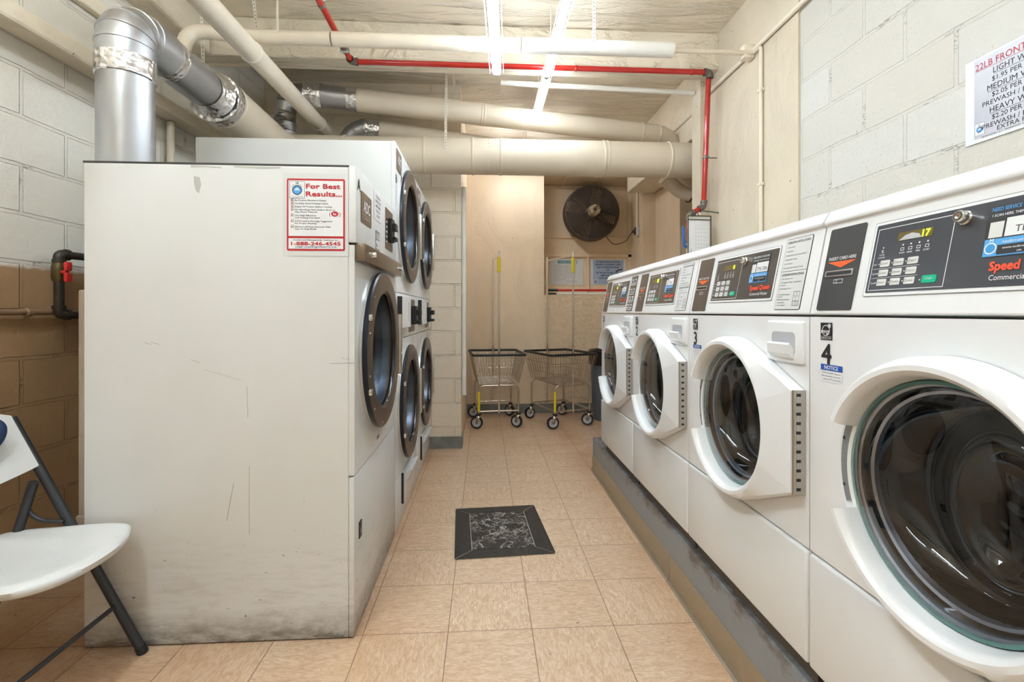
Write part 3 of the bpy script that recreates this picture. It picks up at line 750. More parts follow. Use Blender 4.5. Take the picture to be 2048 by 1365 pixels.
    cp.text(F2, 0.185, 0.1225, 0.0042, 'DOOR', M['whiteink'], 0.01, 'c', 0.0008); cp.text(F2, 0.185, 0.117, 0.0042, 'LOCKED', M['whiteink'], 0.01, 'c', 0.0008)
    rows = ((0.0985, 'Soil', ('LIGHT', 'MEDIUM', 'HEAVY')), (0.079, 'Cycle', ('NORMAL', 'PERM PRESS', 'DELICATES')), (0.0595, 'Temp', ('HOT', 'WARM', 'COLD')))
    for v, nm, ks in rows:
        cp.text(F2, 0.169, v + 0.0045, 0.005, nm, M['whiteink'], 0.01, 'l', 0.0008)
        if nm != 'Temp': cp.rect(F2, 0.169, v - 0.0035, 0.275, v - 0.0028, M['whiteink'], 0.0004)
        for i, kk in enumerate(ks):
            u = 0.186 + i * 0.0315
            cp.disc(F2, u - 0.0045, v + 0.0065, 0.0014, M['whiteink'], 0.0006, 8)
            cp.rslab(F2, u - 0.001, v, u + 0.0215, v + 0.0135, 0.002, 0, 0.001, M['key'], 3)
            cp.text(F2, u + 0.012, v + 0.0048, 0.0042, kk, M['ink'], 0.01, 'c', 0.0014, w=0.013)
            cp.frame(F2, u + 0.0005, v + 0.004, u + 0.004, v + 0.010, 0.0008, M['greyink'], 0.0014)
    cp.rslab(F2, 0.286, 0.0595, 0.314, 0.0735, 0.0025, 0, 0.0012, M['green'], 3); cp.text(F2, 0.300, 0.065, 0.0055, 'START', M['whiteink'], 0.01, 'c', 0.0016)
    cp.disc(F2, 0.281, 0.066, 0.0015, M['whiteink'], 0.0006, 8)
    cp.text(F2, 0.402, 0.072, 0.0205, 'Speed Queen', M['sqred'], 0.045, 'l', 0.001, w=0.100)
    cp.text(F2, 0.404, 0.056, 0.0125, 'Commercial Washer', M['whiteink'], 0.006, 'l', 0.001, w=0.092)
    o = cp.build('control_panel', w, world=False); o['label'] = ('slate' if k == 4 else 'brown grey') + ' control panel with pale keys and a green start key'
    lk = MB(); lk.lathe([(0.0125, 0), (0.0125, 0.006), (0.0105, 0.008), (0.0105, 0.017), (0.009, 0.019), (0.005, 0.019), (0.005, 0.016), (0.0003, 0.016)], F2, M['chrome'], 24, 0.350, 0.168)
    lk.lathe([(0.0072, 0.0193), (0.0058, 0.0193)], F2, M['ink'], 20, 0.350, 0.168)
    o = lk.build('lock', w, world=False); o['label'] = 'chrome barrel lock'
    # service sticker
    st = MB()
    st.rslab(F2, 0.385, 0.094, 0.478, 0.180, 0.004, 0, 0.0006, M['ink'])
    st.text(F2, 0.432, 0.170, 0.009, 'NEED SERVICE OR REFUND?', M['stickblue'] if k == 4 else M['whiteink'], 0.012, 'c', 0.001, w=0.083)
    st.text(F2, 0.432, 0.161, 0.006, '1 SCAN HERE, THEN ENTER CODE', M['whiteink'], 0.012, 'c', 0.001, w=0.08)
    st.rect(F2, 0.391, 0.126, 0.412, 0.152, M['key'], 0.0009)
    st.rect(F2, 0.415, 0.126, 0.474, 0.156, M['paper'], 0.0009)
    st.text(F2, 0.4445, 0.131, 0.0155, {1: 'TML1582', 2: 'TML1583', 3: 'TML1584', 4: 'TML1585'}[k] if k == 3 else 'TML', M['ink'], 0.005, 'c', 0.0012, w=0.05 if k == 3 else 0.03)
    st.rect(F2, 0.387, 0.0955, 0.476, 0.124, M['stickblue'], 0.0008)
    st.rect(F2, 0.408, 0.0975, 0.474, 0.113, M['ink'], 0.001); st.disc(F2, 0.398, 0.1085, 0.0095, M['whiteink'], 0.0012, 18); st.disc(F2, 0.398, 0.1085, 0.0075, M['logoblue'], 0.0014, 18)
    st.text(F2, 0.398, 0.1185, 0.0085, 'M', M['whiteink'], 0.02, 'c', 0.0012)
    st.text(F2, 0.442, 0.1155, 0.0065, 'tedimatts.com', M['whiteink'], 0.01, 'c', 0.0013, w=0.055)
    st.text(F2, 0.441, 0.106, 0.005, 'www.tedimatts.com', M['whiteink'], 0.01, 'c', 0.0013, w=0.05); st.text(F2, 0.441, 0.0995, 0.0045, 'info', M['whiteink'], 0.01, 'c', 0.0013)
    o = st.build('service_sticker', w, world=False); o['label'] = 'blue and black service sticker'
    # instruction panel
    ip = MB(); dark = k == 1
    bg, fg = (M['fascia'], M['whiteink']) if dark else (M['paper_g'], M['ink'])
    ip.rslab(F, 0.539, 0.012, 0.645, 0.207, 0.005, -0.0005, 0.0008, M['ink']); ip.rslab(F, 0.5403, 0.0133, 0.6437, 0.2057, 0.004, 0.0, 0.0012, bg)
    y = 0.193
    if dark:
        for v0, big in ((0.165, 1), (0.112, 1), (0.068, 0), (0.026, 0)):
            for u0 in (0.548, 0.598): ip.rslab(F, u0, v0, u0 + 0.034, v0 + 0.026, 0.003, 0.0012, 0.0016, M['wheel'] if big else M['key'], 3); ip.rslab(F, u0 + 0.006, v0 + 0.006, u0 + 0.024, v0 + 0.02, 0.002, 0.0016, 0.0019, M['ink'], 3)
            ip.rect(F, 0.548, v0 - 0.008, 0.634, v0 - 0.005, fg, 0.0016)
    else:
        ip.text(F, 0.592, y, 0.0085, 'OPERATING INSTRUCTIONS', fg, 0.01, 'c', 0.0016, w=0.090)
        for ln in ('1. Load Laundry', '2. Close Door', '3. Add Supplies (See Instructions Below)', '4. Select Cycle Selection', '5. Make Payment', '6. Press Start (Door Must be Closed)'):
            y -= 0.0115; ip.text(F, 0.546, y, 0.0058, ln, fg, 0.006, 'l', 0.0016, xs=0.92)
        y -= 0.008; ip.rect(F, 0.5403, y, 0.6437, y + 0.001, fg, 0.0015); y -= 0.012
        ip.text(F, 0.592, y, 0.0085, 'DISPENSER INSTRUCTIONS', fg, 0.01, 'c', 0.0016, w=0.090)
        for ln in ('1. Open Dispenser Door', '2. Add Supplies to Proper Compartments', '    as Indicated', '3. Close Dispenser Door'):
            y -= 0.0075 if 'as Ind' in ln else 0.0098; ip.text(F, 0.546, y, 0.0055, ln, fg, 0.006, 'l', 0.0016, xs=0.92)
        y -= 0.008
        for ln in ('A. Pre-Wash Detergent', '    (if offered)', 'B. Main Wash Detergent', 'C. Liquid Bleach', 'D. Fabric Softener'):
            y -= 0.0058 if 'offered' in ln else 0.0078; ip.text(F, 0.546, y, 0.0052, ln, fg, 0.006, 'l', 0.0016)
        ip.frame(F, 0.612, 0.022, 0.637, 0.060, 0.001, fg, 0.0016); ip.rect(F, 0.624, 0.022, 0.625, 0.060, fg, 0.0016); ip.rect(F, 0.612, 0.034, 0.637, 0.035, fg, 0.0016)
        for s_, a, b_ in (('A', 0.631, 0.045), ('B', 0.618, 0.045), ('C', 0.618, 0.025), ('D', 0.631, 0.025)): ip.text(F, a, b_, 0.007, s_, fg, 0, 'c', 0.0017)
    o = ip.build('instruction_panel', w, world=False); o['label'] = ('dark' if dark else 'pale grey') + ' instruction panel'
    # labels on the cabinet front
    G = Fr((0, 0, -z0))
    lb = MB(); lb.rect(G, 0.037, 1.096, 0.075, 1.136, M['ink'], 0.001); lb.rect(G, 0.0385, 1.104, 0.0735, 1.1045, M['whiteink'], 0.0014)
    lb.ring(G, 0.055, 1.118, 0.011, 0.0125, M['whiteink'], 0.0015, 20); lb.text(G, 0.0395, 1.112, 0.014, 'energy', M['whiteink'], 0.01, 'l', 0.0016, shear=0.3, xs=0.7)
    lb.text(G, 0.062, 1.117, 0.024, '*', M['whiteink'], 0.02, 'l', 0.0016)
    lb.text(G, 0.056, 1.0985, 0.0055, 'ENERGY STAR', M['whiteink'], 0.01, 'c', 0.0016, w=0.033)
    o = lb.build('energy_label', w, world=False); o['label'] = 'small black energy label'
    nb = MB(); nb.text(G, 0.056, 1.041, 0.066, str(k), M['ink'], 0.02, 'c', 0.0012); o = nb.build('number_sticker', w, world=False); o['label'] = 'black number %d' % k
    nl = MB(); nl.rect(G, 0.038, 1.000, 0.106, 1.040, M['paper'], 0.0008); nl.rect(G, 0.038, 1.026, 0.106, 1.040, M['notice'], 0.0011); nl.text(G, 0.072, 1.029, 0.012, 'NOTICE', M['whiteink'], 0.02, 'c', 0.0015)
    for i, ln in enumerate(('YOUR LOCK LIGHT must go out', 'before attempting to open door.', 'To open, push door in then pull out.')): nl.text(G, 0.041, 1.019 - i * 0.007, 0.0045, ln, M['ink'], 0.004, 'l', 0.0012, w=0.060)
    if k >= 3: o = nl.build('notice_sticker', w, world=False); o['label'] = 'white sticker with a blue heading'
    # dispenser drawer
    dd = MB(); dd.rbox(0.522, 0.672, -0.010, 0.008, zz(1.030), zz(1.138), M['plastic_w'], 0.007, 3)
    o = dd.build('dispenser_drawer', w, world=False)
    dh = MB(); hz = zz(1.0)
    dh.rslab(Fr((0, -0.0101, 0)), 0.548, hz + 0.050, 0.646, hz + 0.110, 0.012, -0.002, 0.0008, M['wheel'])  # flat grey patch painted as the shaded hollow of the grip
    P_ = Fr((0.552, -0.0105, 0), (0, -1, 0), (0, 0, 1))
    dh.slab(P_, [(-0.002, hz + 0.042), (0.006, hz + 0.044), (0.014, hz + 0.054), (0.016, hz + 0.078), (0.012, hz + 0.083), (0.008, hz + 0.078), (-0.002, hz + 0.066)], -0.090, 0.0, M['plastic_w'])
    dh.build('drawer_pull', o, world=False, bevel=0.003)
    washer_door(w, z0)
    # drum seen through the glass
    dr = MB(); fr = Fr((DCX, 0, zz(DCZ)))
    dr.lathe([(0.206, -0.022), (0.21, -0.05), (0.235, -0.06), (0.245, -0.10), (0.245, -0.42), (0.22, -0.44), (0.0005, -0.44)], fr, M['drum'], 48)
    for a in (20, 140, 260):
        c, s_ = math.cos(R(a)), math.sin(R(a)); p = [fr.p(0.205 * c, 0.205 * s_, h) for h in (-0.08, -0.25, -0.42)]
        dr.tube(p, [0.025, 0.038, 0.03], M['drum'], 12)
    dr.build('drum', w, world=False)
    return w
washer(4, 1.12, 'nearest white front loading washer, numbered 4, with a slate control panel')
washer(3, 1.808, 'white front loading washer numbered 3, second from the camera')
washer(2, 2.496, 'white front loading washer numbered 2, third from the camera')
washer(1, 3.184, 'farthest white front loading washer, numbered 1, beside the grey bin')

# ================================================================ DRYERS
DX = -0.46
def dryer_door(parent, cx, cz, Rd=0.332, name='door', pale=False):
    fr = Fr((cx, 0, cz))
    mb = MB()
    mb.lathe([(Rd - 0.035, -0.004), (Rd - 0.006, 0.0), (Rd - 0.006, 0.010), (Rd - 0.002, 0.014)], fr, M['chrome'], 72)
    mb.lathe([(Rd - 0.004, 0.012), (Rd, 0.014), (Rd + 0.001, 0.026), (Rd - 0.004, 0.032)], fr, M['navy'], 72)
    mb.lathe([(Rd - 0.004, 0.032), (Rd - 0.010, 0.0345), (0.252, 0.0345), (0.247, 0.031), (0.246, 0.0)], fr, M['bronze'], 72)
    mb.lathe([(0.246, 0.0), (0.238, -0.05), (0.226, -0.085)], fr, M['dsteel'], 72)
    for i in range(12):
        a = R(15 + 30 * i); mb.lathe([(0.0045, 0.034), (0.0045, 0.037), (0.0003, 0.038)], Fr(fr.p((Rd - 0.022) * math.cos(a), (Rd - 0.022) * math.sin(a))), M['chrome'], 8)
    d = mb.build(name, parent, world=False, ang=30)
    gm = MB(); gm.lathe([(0.246, 0.029), (0.241, 0.030), (0.238, 0.026), (0.238, 0.012)], fr, M['blackgloss'], 72); gm.build('gasket', d, world=False)
    g = MB(); g.lathe([(0.2405, -0.030), (0.0005, -0.030)], fr, M['dglass'], 48); g.build('door_glass', d, world=False)
    hg = MB()
    for dz, h in ((0.0, 0.30),):
        hg.rbox(cx + Rd - 0.012, cx + Rd + 0.028, -0.044, -0.001, cz - h / 2, cz + h / 2, M['hingem'], 0.004, 2)
    for dz in (-0.13, -0.05, 0.05, 0.13): hg.lathe([(0.005, 0.044), (0.005, 0.047), (0.0003, 0.048)], Fr((cx + Rd + 0.008, 0, cz + dz)), M['chrome'], 10)
    hg.build('hinge', d, world=False)
    lt = MB()
    for dz in (0.14, -0.14): MB().rbox(cx - Rd + 0.030, cx - Rd + 0.050, -0.042, -0.030, cz + dz - 0.012, cz + dz + 0.012, M['chrome'], 0.003, 2).build('latch', d, world=False)
    dr = MB(); dr.lathe([(0.235, -0.09), (0.36, -0.11), (0.36, -0.75), (0.0005, -0.76)], fr, M['drum'], 40)
    for a in (70, 190, 310): dr.tube([fr.p(0.34 * math.cos(R(a)), 0.34 * math.sin(R(a)), h) for h in (-0.13, -0.7)], 0.035, M['drum'], 10)
    dr.build('drum', parent, world=False)
def badge(mb, fr, u, v, w, h):
    mb.rslab(fr, u, v, u + w, v + h, 0.006, 0, 0.002, M['brown_panel']); F = Fr(fr.p(0, 0, 0.002), fr.u, fr.v)
    mb.text(F, u + w * 0.52, v + h * 0.38, h * 0.52, 'ADC', M['paper'], 0.025, 'c', 0.0008, w=w * 0.62)
    mb.rect(F, u + 0.02, v + h * 0.28, u + w - 0.02, v + h * 0.29, M['key'])
    mb.text(F, u + w * 0.55, v + h * 0.16, h * 0.09, 'American Dryer Corp.', M['key'], 0, 'c', 0.0008, w=w * 0.5)
def reader(parent, fr, u, v, w, h, pr=0.030):
    """card reader: plate, black body with two prongs"""
    mb = MB(); mb.rslab(fr, u, v, u + w, v + h, 0.004, 0, 0.0015, M['bronze'])
    for i in range(5): mb.rect(fr, u + 0.008, v + 0.03 + i * h * 0.12, u + w * 0.2, v + 0.03 + i * h * 0.12 + 0.008, M['key'], 0.0022)
    o = mb.build('reader_plate', parent, world=False)
    mb = MB(); cu = u + w * 0.40
    mb.frbox(fr, cu, cu + w * 0.42, v + h * 0.22, v + h * 0.80, 0.0015, pr, M['black'])
    mb.frbox(fr, cu + w * 0.05, cu + w * 0.37, v + h * 0.50, v + h * 0.68, pr, pr * 1.9, M['black']); mb.frbox(fr, cu + w * 0.05, cu + w * 0.37, v + h * 0.24, v + h * 0.34, pr, pr * 1.9, M['black'])
    mb.rslab(fr, cu + w * 0.42, v + h * 0.35, cu + w * 0.62, v + h * 0.75, 0.003, 0.0015, 0.012, M['cardb'])
    mb.build('card_reader', parent, world=False, bevel=0.003)
def feet(mb, W, D):
    pass
# --- dryer A
A_Y0, A_W, A_D, A_H = 1.735, 0.775, 0.915, 1.68
dA = thing('tumble_dryer', 'single white tumble dryer marked A, nearest, with scuffed side and red framed poster', 'dryer', (DX, A_Y0, 0), R(90), 'white tumble dryers')
b = MB()
b.box(0, 0.012, 0.02, A_D, 0.004, A_H - 0.004, M['scuffed']); b.box(A_W - 0.012, A_W, 0.02, A_D, 0.0, A_H, M['scuffed'])
b.box(0.012, A_W - 0.012, A_D - 0.012, A_D, 0.0, A_H, M['scuffed'])
b.build('cabinet', dA, world=False, bevel=0.003)
b = MB(); b.box(0.001, A_W, 0.02, A_D + 0.004, A_H - 0.003, A_H + 0.003, M['seam']); o = b.build('top_panel', dA, world=False)
b = MB(); plate_hole(b, 0.002, A_W - 0.002, 0.578, 1.40, 0.385, 1.0, 0.249, 0.0, M['dryer_w'], 64, 0.02)
b.build('front_panel', dA, world=False)
b = MB(); b.rbox(0.0, A_W, 0.0, 0.02, 0.004, 0.572, M['scuffed'], 0.004, 2); o = b.build('lower_panel', dA, world=False)
b = MB(); b.box(0.060, 0.095, -0.003, 0.002, 0.325, 0.385, M['ink']); b.box(0.068, 0.087, -0.004, -0.003, 0.335, 0.36, M['fitting'])
o = b.build('switch_plate', dA, world=False); o['label'] = 'small black switch plate'
MB().box(0.36, 0.40, -0.0015, 0.0, 0.612, 0.627, M['greyink']).build('maker_plate', dA, world=False)
b = MB(); b.rbox(-0.002, A_W, -0.007, 0.02, 1.408, A_H, M['dryer_w'], 0.004, 2); hp = b.build('header_panel', dA, world=False)
F = Fr((0, -0.0075, 0)); b = MB(); badge(b, F, 0.06, 1.495, 0.16, 0.115); b.build('badge', dA, world=False)
b = MB(); b.text(F, 0.012, 1.60, 0.062, 'A', M['ink'], 0.02, 'l', 0.001); b.build('letter_sticker', dA, world=False)
b = MB(); b.rect(F, 0.27, 1.55, 0.42, 1.665, M['paper'], 0.0008)
for i, s_ in enumerate(('CLEAN', 'LINT FILTER', 'BEFORE', 'EACH', 'LOAD')): b.text(F, 0.345, 1.642 - i * 0.020, 0.017, s_, M['ink'], 0.0, 'c', 0.0014, w=0.10 - 0.012 * abs(i - 1), shear=0.15)
o = b.build('handwritten_label', dA, world=False); o['label'] = 'white hand lettered label'
b = MB(); b.rect(F, 0.30, 1.425, 0.375, 1.505, M['greyink'], 0.0008)
for i in range(3): b.rect(F, 0.305, 1.488 - i * 0.008, 0.37, 1.491 - i * 0.008, M['paper'], 0.0014)
b.rect(F, 0.305, 1.43, 0.37, 1.465, M['key'], 0.0012); b.rect(F, 0.31, 1.435, 0.335, 1.45, M['greyink'], 0.0016); b.build('rating_label', dA, world=False)
reader(dA, F, 0.50, 1.455, 0.17, 0.19, 0.018)
b = MB(); b.rbox(0.010, A_W - 0.002, -0.036, -0.001, 1.343, 1.408, M['brown_panel'], 0.003, 2)
for u in (0.10, 0.68): b.lathe([(0.011, 0.036), (0.011, 0.052), (0.008, 0.055), (0.0003, 0.055)], Fr((u, 0, 1.374)), M['chrome'], 16)
o = b.build('lint_panel', dA, world=False); o['label'] = 'brown lint panel with two knobs'
dryer_door(dA, 0.385, 1.0)
b = MB(); b.box(0.05, 0.20, A_D, A_D + 0.06, 0.42, 1.24, M['cardb']); b.box(0.045, 0.205, A_D, A_D + 0.066, 0.36, 0.44, M['cardb'])
o = b.build('rear_cover', dA, world=False, bevel=0.006); o['label'] = 'tan metal rear cover'
b = MB(); F = Fr((0, 0, 0), (0, 1, 0), (0, 0, 1))
# chips and scratches on the side that faces the camera: side plane is local x = 0, seen from -x
S = Fr((0, A_D, 0), (0, -1, 0), (0, 0, 1))          # u runs from the back edge to the front edge
def chip(mb, pts, mat): MB().slab(S, pts, -0.0002, 0.0006, M[mat]).build('paint_chip' if mat == 'bareprimer' else 'scratch', dA, world=False)
chip(b, [(0.365, 1.635), (0.385, 1.632), (0.39, 1.605), (0.382, 1.575), (0.372, 1.585), (0.366, 1.61)], 'bareprimer')
chip(b, [(0.355, 1.665), (0.40, 1.667), (0.46, 1.664), (0.46, 1.668), (0.40, 1.672), (0.356, 1.674)], 'bareprimer')
chip(b, [(0.50, 1.668), (0.60, 1.664), (0.66, 1.667), (0.66, 1.672), (0.5, 1.673)], 'bareprimer')
for x0, z0, x1, z1, w in ((0.20, 1.055, 0.222, 1.048, 0.0012), (0.223, 1.056, 0.25, 1.048, 0.0012), (0.355, 0.995, 0.385, 0.984, 0.001), (0.83, 0.978, 0.915, 0.980, 0.0016), (0.545, 0.90, 0.548, 0.79, 0.0008), (0.50, 0.56, 0.476, 0.43, 0.0014), (0.553, 0.62, 0.553, 0.38, 0.001), (0.40, 0.96, 0.53, 0.92, 0.0005), (0.87, 0.998, 0.90, 0.992, 0.0008)):
    w *= 0.6
    dx, dz = x1 - x0, z1 - z0; q = math.hypot(dx, dz); nx, nz = -dz / q * w, dx / q * w
    chip(b, [(x0 - nx, z0 - nz), (x1 - nx, z1 - nz), (x1 + nx, z1 + nz), (x0 + nx, z0 + nz)], 'scuffmark')
# the poster on its side
ps = MB(); px0, px1, pz0, pz1 = 0.682, 0.883, 1.377, 1.632
q = Fr(S.p(0, 0, 0.0008), S.u, S.v)
ps.rslab(q, px0 - 0.015, pz0 - 0.018, px1 + 0.012, pz1 + 0.020, 0.003, 0, 0.0005, M['paper_g'])
q = Fr(q.p(0, 0, 0.0006), q.u, q.v)
ps.rslab(q, px0, pz0, px1, pz1, 0.006, 0, 0.0004, M['redsign']); q = Fr(q.p(0, 0, 0.0004), q.u, q.v)
ps.rect(q, px0 + 0.006, pz0 + 0.052, px1 - 0.006, pz1 - 0.007, M['paper']); ps.rect(q, px0 + 0.006, pz0 + 0.007, px1 - 0.006, pz0 + 0.044, M['paper'])
logo(ps, q, px0 + 0.010, pz1 - 0.070, 0.052, 0.060)
ps.text(q, px0 + 0.067, pz1 - 0.035, 0.0235, 'For Best', M['redsign'], 0.045, 'l', 0.0014, w=0.117)
ps.text(q, px0 + 0.067, pz1 - 0.062, 0.0235, 'Results...', M['redsign'], 0.045, 'l', 0.0014, w=0.124)
lines = [('Be Positive Machine is Empty.', 1, 0.110), ('Carefully Read Clothing Labels.', 1, 0.116), ('Empty All Pockets Before Loading', 1, 0.128), ('No Mats/Rugs With Rubber Backs or', 1, 0.140), ('Any Plastic Material', 0, 0.077), ('Use High Efficiency', 1, 0.074), ('Low Sudsing Detergent', 0, 0.087), ('A3/4 Load Is Strongly Suggested', 1, 0.128), ('For Proper Washing', 0, 0.075), ('Measure All Soap Amounts With', 1, 0.123), ('Cap On Soap Bottle', 0, 0.075)]
zz_ = pz1 - 0.068
for s_, ck, w_ in lines:
    zz_ -= 0.0112 if ck else 0.0078
    if s_.startswith('Use') or s_.startswith('A3') or s_.startswith('Measure'): zz_ -= 0.001
    ps.text(q, px0 + 0.028, zz_, 0.0072, s_, M['ink'], 0.018, 'l', 0.0012, w=w_)
    if ck: ps.frame(q, px0 + 0.015, zz_ - 0.001, px0 + 0.024, zz_ + 0.008, 0.0008, M['ink'], 0.0012); ps.text(q, px0 + 0.0165, zz_, 0.010, 'v', M['redsign'], 0.03, 'l', 0.0014)
ps.disc(q, px0 + 0.166, pz1 - 0.124, 0.0095, M['redsign'], 0.0012, 24, 0.0125); ps.text(q, px0 + 0.166, pz1 - 0.128, 0.011, 'he', M['paper'], 0.03, 'c', 0.0016)
ps.text(q, px0 + 0.147, pz1 - 0.131, 0.02, '(', M['redsign'], 0.0, 'l', 0.0014); ps.text(q, px0 + 0.181, pz1 - 0.131, 0.02, ')', M['redsign'], 0.0, 'l', 0.0014)
ps.text(q, (px0 + px1) / 2, pz0 + 0.036, 0.0068, 'Installed and Maintained By TediMatts, Inc.', M['ink'], 0.02, 'c', 0.0012, w=0.155, shear=0.2)
ps.text(q, (px0 + px1) / 2, pz0 + 0.0195, 0.0175, '1-888-246-4545', M['redsign'], 0.04, 'c', 0.0012, w=0.170)
ps.text(q, (px0 + px1) / 2, pz0 + 0.0105, 0.0082, 'E-MAIL: LAUNDRY@TEDIMATTS.COM', M['blueink'], 0.03, 'c', 0.0012, w=0.140)
PosterMesh = ps
o = ps.build('poster', dA, world=False); o['label'] = 'red framed white poster headed For Best Results'
# --- stacked dryers B and C
def stack_dryer(y0, letter, label, wid=0.79):
    d = thing('stacked_dryer', label, 'dryer', (DX, y0, 0), R(90), 'white tumble dryers')
    Dp, H, W = 1.0, 2.05, wid
    b = MB()
    b.box(0, 0.012, 0.02, Dp, 0, H, M['scuffed']); b.box(W - 0.012, W, 0.02, Dp, 0, H, M['scuffed']); b.box(0.012, W - 0.012, Dp - 0.012, Dp, 0, H, M['scuffed'])
    b.box(0.012, W - 0.012, 0.02, Dp - 0.012, H - 0.012, H, M['dryer_w'])
    b.build('cabinet', d, world=False, bevel=0.003)
    b = MB(); plate_hole(b, 0, W, 1.268, H, 0.385, 1.665, 0.249, 0.0, M['dryer_w']); b.build('upper_front_panel', d, world=False)
    b = MB(); plate_hole(b, 0, W, 0.275, 1.014, 0.385, 0.635, 0.249, 0.0, M['dryer_w']); b.build('lower_front_panel', d, world=False)
    b = MB(); b.rbox(0.0, W, 0.0, 0.02, 0.004, 0.272, M['dryer_w'], 0.003, 2); b.build('kick_panel', d, world=False)
    b = MB(); b.rbox(0.0, W, -0.004, 0.02, 1.018, 1.264, M['dryer_w'], 0.003, 2); b.build('control_panel', d, world=False)
    F = Fr((0, -0.0045, 0))
    b = MB(); b.frbox(F, 0.05, 0.36, 1.075, 1.245, 0.0, 0.022, M['plastic_w']); b.frbox(F, 0.035, 0.05, 1.075, 1.245, 0.0, 0.024, M['ink'])
    b.frbox(F, 0.27, 0.33, 1.11, 1.22, 0.022, 0.025, M['key']); b.build('coin_box', d, world=False, bevel=0.002)
    reader(d, F, 0.42, 1.04, 0.24, 0.20)
    F = Fr((0, -0.0006, 0)); b = MB(); badge(b, F, 0.03, 1.915, 0.15, 0.11); b.build('badge', d, world=False)
    b = MB(); b.text(F, 0.012, 1.84, 0.060, letter, M['ink'], 0.02, 'l', 0.001); b.build('letter_sticker', d, world=False)
    dryer_door(d, 0.385, 1.665); dryer_door(d, 0.385, 0.635)
    b = MB(); lf = Fr((0.20, 0, 0.09), (1, 0, 0), (0, 0, 1))
    b.frbox(lf, 0, 0.42, 0.0, 0.17, 0.0, 0.010, M['dryer_w']); b.frbox(lf, -0.012, 0, 0.0, 0.17, 0, 0.012, M['ink'])
    b.slab(Fr((0.28, 0, 0.0), (0, -1, 0), (0, 0, 1)), [(0.010, 0.235), (0.045, 0.255), (0.048, 0.250), (0.016, 0.185), (0.010, 0.185)], -0.26, 0, M['plastic_w'])
    b.build('lint_drawer', d, world=False, bevel=0.002)
    b = MB(); b.rect(F, 0.60, 0.955, 0.70, 1.0, M['key']); b.build('rating_label', d, world=False)
    return d
stack_dryer(2.522, 'B', 'stacked pair of white dryers marked B, between the single dryer and the far stack')
stack_dryer(3.316, 'C', 'farthest stacked pair of white dryers, against the block wall')

# ================================================================ DUCTS AND PIPES
up = V3((0, 0, 1))
# silver exhaust duct of the single dryer
t = thing('exhaust_duct', 'shiny galvanised round duct rising behind the single dryer and bending back', 'duct', (-1.495, 2.10, 1.2))
r = 0.10
mb = MB(); mb.tube([(-1.495, 2.10, 1.2), (-1.495, 2.10, 2.20)], r, M['galv'], 40)
mb.build('riser', t)
mb = MB(); el = fillet([(-1.495, 2.10, 2.18), (-1.495, 2.10, 2.35), (-1.498, 2.32, 2.362)], 0.17, 4)
mb.tube(el, r + 0.004, M['galv'], 40, False)
for i in range(1, len(el) - 1): mb.bead(el[i], (V3(el[i + 1]) - V3(el[i - 1])), r + 0.003, 0.012, M['galv'], 0.004, 40)
mb.build('elbow', t, ang=20)
mb = MB(); mb.tube([(-1.498, 2.30, 2.360), (-1.515, 2.76, 2.375)], r - 0.004, M['galv'], 40); mb.build('horizontal_duct', t)
mb = MB(); mb.tube([(-1.495, 2.10, 2.132), (-1.495, 2.10, 2.136), (-1.495, 2.10, 2.215)], [r + 0.0005, r + 0.006, r + 0.006], M['foil'], 40, False); mb.build('foil_tape', t); mb = MB(); mb.tube([(-1.498, 2.29, 2.360), (-1.50, 2.38, 2.363)], r + 0.002, M['foil'], 40, False); mb.build('foil_tape', t); mb = MB()
mb.tube([(-1.510, 2.68, 2.372), (-1.513, 2.745, 2.374), (-1.515, 2.775, 2.375)], [r - 0.002, r + 0.004, r + 0.025], M['foil'], 40, False)
mb.build('foil_tape', t)
# big cream trunk duct: runs back then turns right behind the dryers
t = thing('trunk_duct', 'largest cream painted round duct crossing the room above the dryers', 'duct', (0.0, 3.75, 2.2))
r = 0.136
mb = MB(); path = fillet([(-1.52, 2.80, 2.375), (-1.52, 3.74, 2.37), (2.3, 3.74, 2.37)], 0.16, 5)
mb.tube(path, r, M['duct'], 48)
for x in (-1.05, -0.45, -0.085, 0.13, 0.93, 1.45): mb.bead((x, 3.74, 2.37), (1, 0, 0), r, 0.02, M['duct'], 0.005, 48)
mb.bead((0.96, 3.74, 2.37), (1, 0, 0), r, 0.012, M['duct'], 0.004, 48)
mb.bead((-1.52, 2.9, 2.374), (0, 1, 0), r, 0.02, M['duct'], 0.004, 48)
for i in range(24):
    a = 2 * math.pi * i / 24; mb.lathe([(0.004, -0.002), (0.004, 0.003), (0.0003, 0.004)], Fr((0.035, 3.74 - math.cos(a) * r, 2.37 + math.sin(a) * r), (1, 0, 0), V3((1, 0, 0)).cross(V3((0, -math.cos(a), math.sin(a)))) * -1), M['pipe'], 6)
mb.build('duct_run', t)
mb = MB(); mb.tube([(-1.52, 2.79, 2.375), (-1.52, 2.80, 2.375), (-1.52, 2.87, 2.375)], [0.095, r + 0.004, r + 0.004], M['foil'], 48, False)
mb.build('foil_collar', t)
mb = MB(); mb.tube([(-1.22, 2.98, 2.052), (-1.22, 2.98, 2.12), (-1.24, 2.99, 2.16)], [0.10, 0.10, 0.06], M['duct'], 28)
single(mb, 'vent_collar', 'short cream vent collar on top of the middle dryer stack', 'duct')
